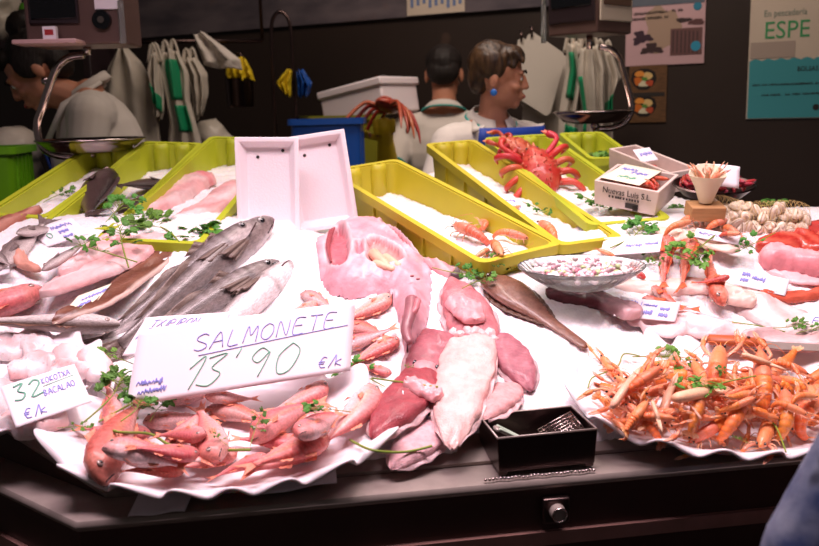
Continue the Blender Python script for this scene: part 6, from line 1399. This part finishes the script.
card('pink-white card reading 32 leaning on the cod dish at lower left', (16, 428), (92, 402), (0, 388), 22, (.075, .075), [('ink_g', lambda mb, fn: (strokes(mb, fn, '32', .10, .55, .36, 1.5, .0016, .1, 0, 1), line(mb, fn, [(.50, .70), (.92, .74)], .0008))), ('ink', lambda mb, fn: (strokes(mb, fn, 'KOKOTXA', .50, .76, .13, 2.0, .0008, .1, .05, 2), strokes(mb, fn, 'BACALAO', .47, .47, .14, 2.0, .0009, .1, .05, 3), strokes(mb, fn, '€/k', .14, .10, .22, 1.5, .0011, .1, 0, 4)))], bend=.003)
card('small tilted price card standing among grey fish in front of the lime crates', (47, 247), (90, 234), (29, 231), 30, None, [('ink', lambda mb, fn: (scrawl(mb, fn, .42, .68, .85, .2, .0008, 1), scrawl(mb, fn, .5, .4, .72, .18, .0008, 2), scrawl(mb, fn, .5, .15, .7, .16, .0008, 5))), ('ink_g', lambda mb, fn: strokes(mb, fn, '0', .2, .35, .25, 1.4, .0012))], m='paper')
card('cream price card lying under the tail of the uppermost hake', (54, 324), (90, 310), (78, 296), 8, None, [('ink', lambda mb, fn: (scrawl(mb, fn, .3, .62, .95, .2, .0008, 4), scrawl(mb, fn, .4, .36, .7, .18, .0008, 6))), ('ink_g', lambda mb, fn: scrawl(mb, fn, .08, .14, .6, .2, .0009, 8))], m='paper_cream')
card('white card cut by the left picture edge before the pinkish gurnard head', (-22, 282), (12, 272), (-24, 262), 14, None, None)
card('long slanted price card with columns of figures on the pale fillets', (613, 316), (675, 322), (620, 297), 30, None, [('ink', lambda mb, fn: (scrawl(mb, fn, .07, .66, .3, .22, .001, 1), scrawl(mb, fn, .06, .3, .32, .22, .001, 2), scrawl(mb, fn, .42, .64, .64, .14, .001, 3), scrawl(mb, fn, .42, .2, .58, .28, .0008, 4), scrawl(mb, fn, .70, .5, .84, .22, .001, 5), scrawl(mb, fn, .7, .16, .84, .25, .001, 6), line(mb, fn, [(.37, .5), (.38, .85)], .0008)))])
card('price card leaning before the pink loin at right, blue figures at its left', (733, 284), (785, 296), (739, 268), 30, None, [('ink', lambda mb, fn: (scrawl(mb, fn, .1, .6, .24, .25, .001, 1), scrawl(mb, fn, .1, .25, .24, .22, .001, 2), scrawl(mb, fn, .3, .45, .55, .3, .001, 3)))])
card('horizontal price card standing on the ice below the clams', (694, 237), (738, 245), (697, 228), 45, None, [('ink', lambda mb, fn: scrawl(mb, fn, .08, .4, .62, .35, .0008, 5))])
card('wide white card behind the glass bowl, left of the gurnards', (600, 256), (660, 252), (604, 238), 24, None, [('ink', lambda mb, fn: (scrawl(mb, fn, .4, .35, .66, .22, .0008, 6), scrawl(mb, fn, .72, .42, .92, .18, .0008, 7)))])
card('card cut by the right edge of the picture above the right parsley', (800, 324), (850, 330), (804, 313), 24, None, [('ink', lambda mb, fn: strokes(mb, fn, 'P', .2, .2, .5, 2, .0011))])
card('narrow paper with blue writing lying on the ice of the lime crate', (505, 212), (527, 214), (492, 193), 6, None, [('ink', lambda mb, fn: (scrawl(mb, fn, .1, .55, .9, .16, .0009, 3), scrawl(mb, fn, .1, .25, .9, .16, .0009, 4)))])
card('little white card between the yellow crate and the glass bowl', (516, 268), (532, 266), (515, 255), 50, None, [('ink', lambda mb, fn: strokes(mb, fn, 'C', .5, .3, .4, 1.2, .0009))])
Lb, w_, l_ = CARD_IN_BOX
card('cream price card resting across the labelled fish box', None, None, None, 0, writing=[('ink', lambda mb, fn: (scrawl(mb, fn, .12, .62, .5, .2, .0008, 1), scrawl(mb, fn, .45, .5, .85, .18, .0008, 2))), ('ink_g', lambda mb, fn: scrawl(mb, fn, .3, .2, .7, .18, .0009, 8))], m='paper_cream', M0=BED @ Lb @ T3((w_ * .05, l_ * .14, .0595)) @ RZ(-4), size=(w_ * .62, l_ * .88))
card('white card standing in the rear fish box', None, None, None, 0, writing=[('ink', lambda mb, fn: scrawl(mb, fn, .2, .4, .9, .3, .0008, 2))], M0=BED @ L2 @ T3((w2 * .02, l2 * .45, .052)) @ RX(30), size=(w2 * .6, .045))

# ------------------------------------------------------------------ parsley
def sprig(seed, spread=1.0, nl=13):
    t = thing('parsley_sprig', '-', 'parsley'); rnd = random.Random(seed); st = MB(); b = .06 * rnd.uniform(-1, 1) * spread
    stem = smooth_pts([(-.5, 0, .012), (-.2, b, .03), (.05, b * 1.2, .035), (.25, b * .4, .03), (.42, 0, .025)], 6); st.tube(stem, [.011] * 10 + [.008] * (len(stem) - 10), 6)
    lf = MB()
    def leaflet(p, ang, size, tip, roll):
        Rm = T3(p) @ RZ(math.degrees(ang)) @ RX(roll) @ RY(-tip)
        for lobe in (-.62, 0, .62):
            L = size * (1 if lobe == 0 else .78); Lm = Rm @ RZ(math.degrees(lobe))
            lf.grid(lambda u, v: Lm @ Vector((L * (v * .92 + .08), (u - .5) * L * .62 * math.sin(PI * (.10 + .86 * v)) ** .8 * (1 + .22 * math.sin(v * 16)), L * (.10 * abs(u - .5) * 2 + .12 * math.sin(v * 2.6) - .10 * v * v))), 4, 6)
    for k in range(nl):
        u = rnd.uniform(.0, 1) ** .8; p0 = stem[int(10 + u * (len(stem) - 11))]; ang = rnd.uniform(-2.0, 2.0); r = rnd.uniform(.06, .2) * spread; p = p0 + Vector((math.cos(ang) * r, math.sin(ang) * r, rnd.uniform(.0, .07)))
        st.tube([p0, (p0 + p) / 2 + Vector((0, 0, .012)), p], [.006, .005, .004], 5); leaflet(p, ang + rnd.uniform(-.6, .6), rnd.uniform(.10, .155), rnd.uniform(-15, 40), rnd.uniform(-45, 45))
    st.build('stem', M['stem'], t); lf.build('leaves', M['leaf'], t, solid=.004); return t
def parsley_pts(root, L): return treepts(root, L, skip=())
spr = [sprig(1, 1.2, 16), sprig(5, .9, 11), sprig(9, 1.5, 20)]
def herb(label, tail, tip, k, lift=0):
    r = inst(spr[k], label, 'parsley sprigs'); h = .04
    for it in range(3):
        a, b = P(*tail, h), P(*tip, h); d = b - a; L = d.length; hd = math.atan2(d.y, d.x); c = (a + b) / 2; ta, tb = slope_at(c.x, c.y, hd, L, L * .3)
        hs = [hget(*(a + d * q / 6).xy) for q in range(7)]; h = float(np.percentile(hs, 75))
    r.matrix_basis = BED @ T3((c.x, c.y, h + .005 + lift)) @ RZ(math.degrees(hd)) @ RY(-math.degrees(math.atan(ta * .8))) @ RX(math.degrees(math.atan(tb * .8))) @ Matrix.Scale(L, 4)
def stalk(label, pts, r=.0013):
    h = .05; q = []
    for p in pts:
        h = .05
        for it in range(3): a = P(*p, h); h = hget(a.x, a.y) + .003
        q.append(a)
    o = MB().tube(smooth_pts(q, 6), r, 6).build('parsley_stalk', M['stem'], M=BED); tag(o, label, 'parsley stalk')
HB = [('leafy parsley on the deep red mullet below the left end of the big card', (100, 432), (160, 388), 2), ('parsley bunch left of the big price card', (84, 424), (128, 382), 0), ('dark parsley leaves under the upper left of the mullet dish', (122, 432), (142, 396), 0), ('little parsley piece at the big card’s lower left corner', (150, 425), (165, 404), 1), ('small parsley sprig between the 32 card and the mullet dish', (58, 436), (90, 428), 1),
      ('small parsley leaf on the centre of the mullets', (230, 448), (212, 440), 1), ('parsley leaf on the mullets right of centre', (250, 448), (262, 424), 1), ('parsley sprig on the right rim of the mullet dish', (352, 436), (306, 446), 0), ('parsley beside the right edge of the big price card', (385, 382), (338, 366), 2), ('sparse herb right of that parsley by the big card', (404, 366), (412, 372), 1),
      ('parsley beside the left price card behind the mullets', (140, 365), (96, 362), 0), ('parsley sprig on the ice of the leftmost crate', (44, 206), (72, 194), 1), ('parsley at the dark fish heads in the second crate', (98, 228), (130, 208), 2), ('parsley sprig hanging on the wall of the pink fish crate', (182, 170), (206, 152), 1), ('parsley on the pink fish at the left, lower sprig', (138, 262), (76, 258), 1), ('parsley on the long pink fish, upper sprig', (128, 262), (120, 236), 1),
      ('parsley sprig across the crate edge above the long pink fish', (180, 246), (140, 222), 0), ('spiky fennel-like herb at the front of the pink fish crate', (214, 216), (196, 246), 2), ('feathery green herb right of the monkfish', (432, 276), (478, 282), 0), ('small herb between cuttlefish and flatfish', (462, 290), (492, 278), 1), ('parsley between the yellow crate and the glass bowl', (532, 270), (502, 272), 1),
      ('parsley on the prawns in the yellow crate', (500, 250), (470, 230), 2), ('second parsley sprig on the yellow crate prawns', (470, 240), (500, 258), 0), ('parsley on the ice of the crate before the woman', (522, 208), (546, 220), 1), ('parsley behind the crab in the green crate', (566, 158), (606, 172), 0), ('parsley along the right wall of the green crate', (604, 178), (644, 196), 0), ('sparse parsley on the ice of the green crate', (574, 196), (606, 216), 1), ('parsley in the rear crate left of the labelled box', (576, 152), (606, 166), 2),
      ('parsley behind the white card by the gurnards', (610, 246), (646, 230), 0), ('parsley on the left of the gurnards', (640, 262), (656, 276), 1), ('parsley over the middle of the gurnards', (716, 254), (682, 272), 2), ('parsley in front of the pink loin', (770, 262), (736, 270), 1), ('greenery at the right end of the labelled fish box', (700, 222), (668, 214), 2), ('green herb on top of the clams', (752, 212), (780, 204), 0), ('parsley in front of the skinned fish at far right', (768, 326), (806, 330), 0), ('parsley cut by the right edge of the picture', (796, 334), (828, 332), 2),
      ('parsley on the back edge of the langoustines', (632, 358), (684, 354), 2), ('parsley leaves on the front of the langoustines', (750, 412), (682, 416), 2), ('loose parsley on the langoustines right of centre', (724, 432), (706, 424), 0), ('small parsley on the langoustines at right', (756, 416), (740, 406), 1)]
for lb, a, b, k in HB: herb(lb, a, b, k)
stalk('long parsley stalk curving over the front of the mullets', [(138, 418), (112, 426), (118, 432), (150, 434), (172, 446), (200, 450), (250, 450)], .0022)
stalk('green stalk running from the parsley to the cuttlefish under the big card’s right', [(372, 378), (400, 382), (438, 387)], .0018)
stalk('parsley stalk from the mullet dish over the pale cuttlefish', [(350, 440), (372, 450), (404, 452), (432, 446)], .0020)
stalk('thin curly stalk from the langoustines to the left over the ice', [(640, 356), (624, 354), (618, 366), (606, 372), (592, 378), (588, 388)], .0013)
stalk('thin pale antenna-like stalk over the right of the langoustines', [(752, 410), (774, 424), (786, 452)], .0013)
stalk('thin stalk on the skinned fish at far right', [(732, 322), (760, 326), (786, 332)], .0013)
stalk('thin stalk on the ice in front of the loin at far right', [(824, 256), (800, 274), (784, 286)], .0015)

# ------------------------------------------------------------------ small pieces hang under the part they belong to
SUBS = {'carapace': ('eye', 'antenna', 'horn', 'shell_spines'), 'mantle': ('fin_fringe', 'mantle_collar'), 'sheet': ('handwriting',), 'shirt': ('collar', 'collar_piping', 'cuff_piping'), 'apron': ('apron_strap',), 'dial': ('dial_centre',), 'small_carton': ('carton_print',), 'shell': ('side_rib', 'stacking_lug'), 'lock_plate': ('lock_knob', 'lock_ring'), 'tray_body': ('drain_hole',), 'box_body': ('printed_name', 'small_print'), 'body': ('eye', 'mouth', 'eyebrow', 'lips', 'gill_arch'), 'handle': ('rivet',)}
def base_name(o): return o.name.split('.')[0]
for root in [o for o in S.objects if o.parent is None and o.children]:
    kids = list(root.children)
    if any(base_name(k) == 'head' for k in kids) and any(base_name(k) == 'mantle' for k in kids): hosts = {'head': ('eye', 'arm'), **SUBS}
    else: hosts = SUBS
    for hn, subs in hosts.items():
        host = next((k for k in kids if base_name(k) == hn), None)
        if not host: continue
        for k in kids:
            if k is not host and k.parent is root and base_name(k) in subs: k.matrix_basis = host.matrix_basis.inverted() @ k.matrix_basis; k.parent = host
    fr_ = [k for k in kids if base_name(k) == 'display_frame']
    for f_, s_ in zip(fr_, [k for k in kids if base_name(k) == 'screen']): s_.matrix_basis = f_.matrix_basis.inverted() @ s_.matrix_basis; s_.parent = f_
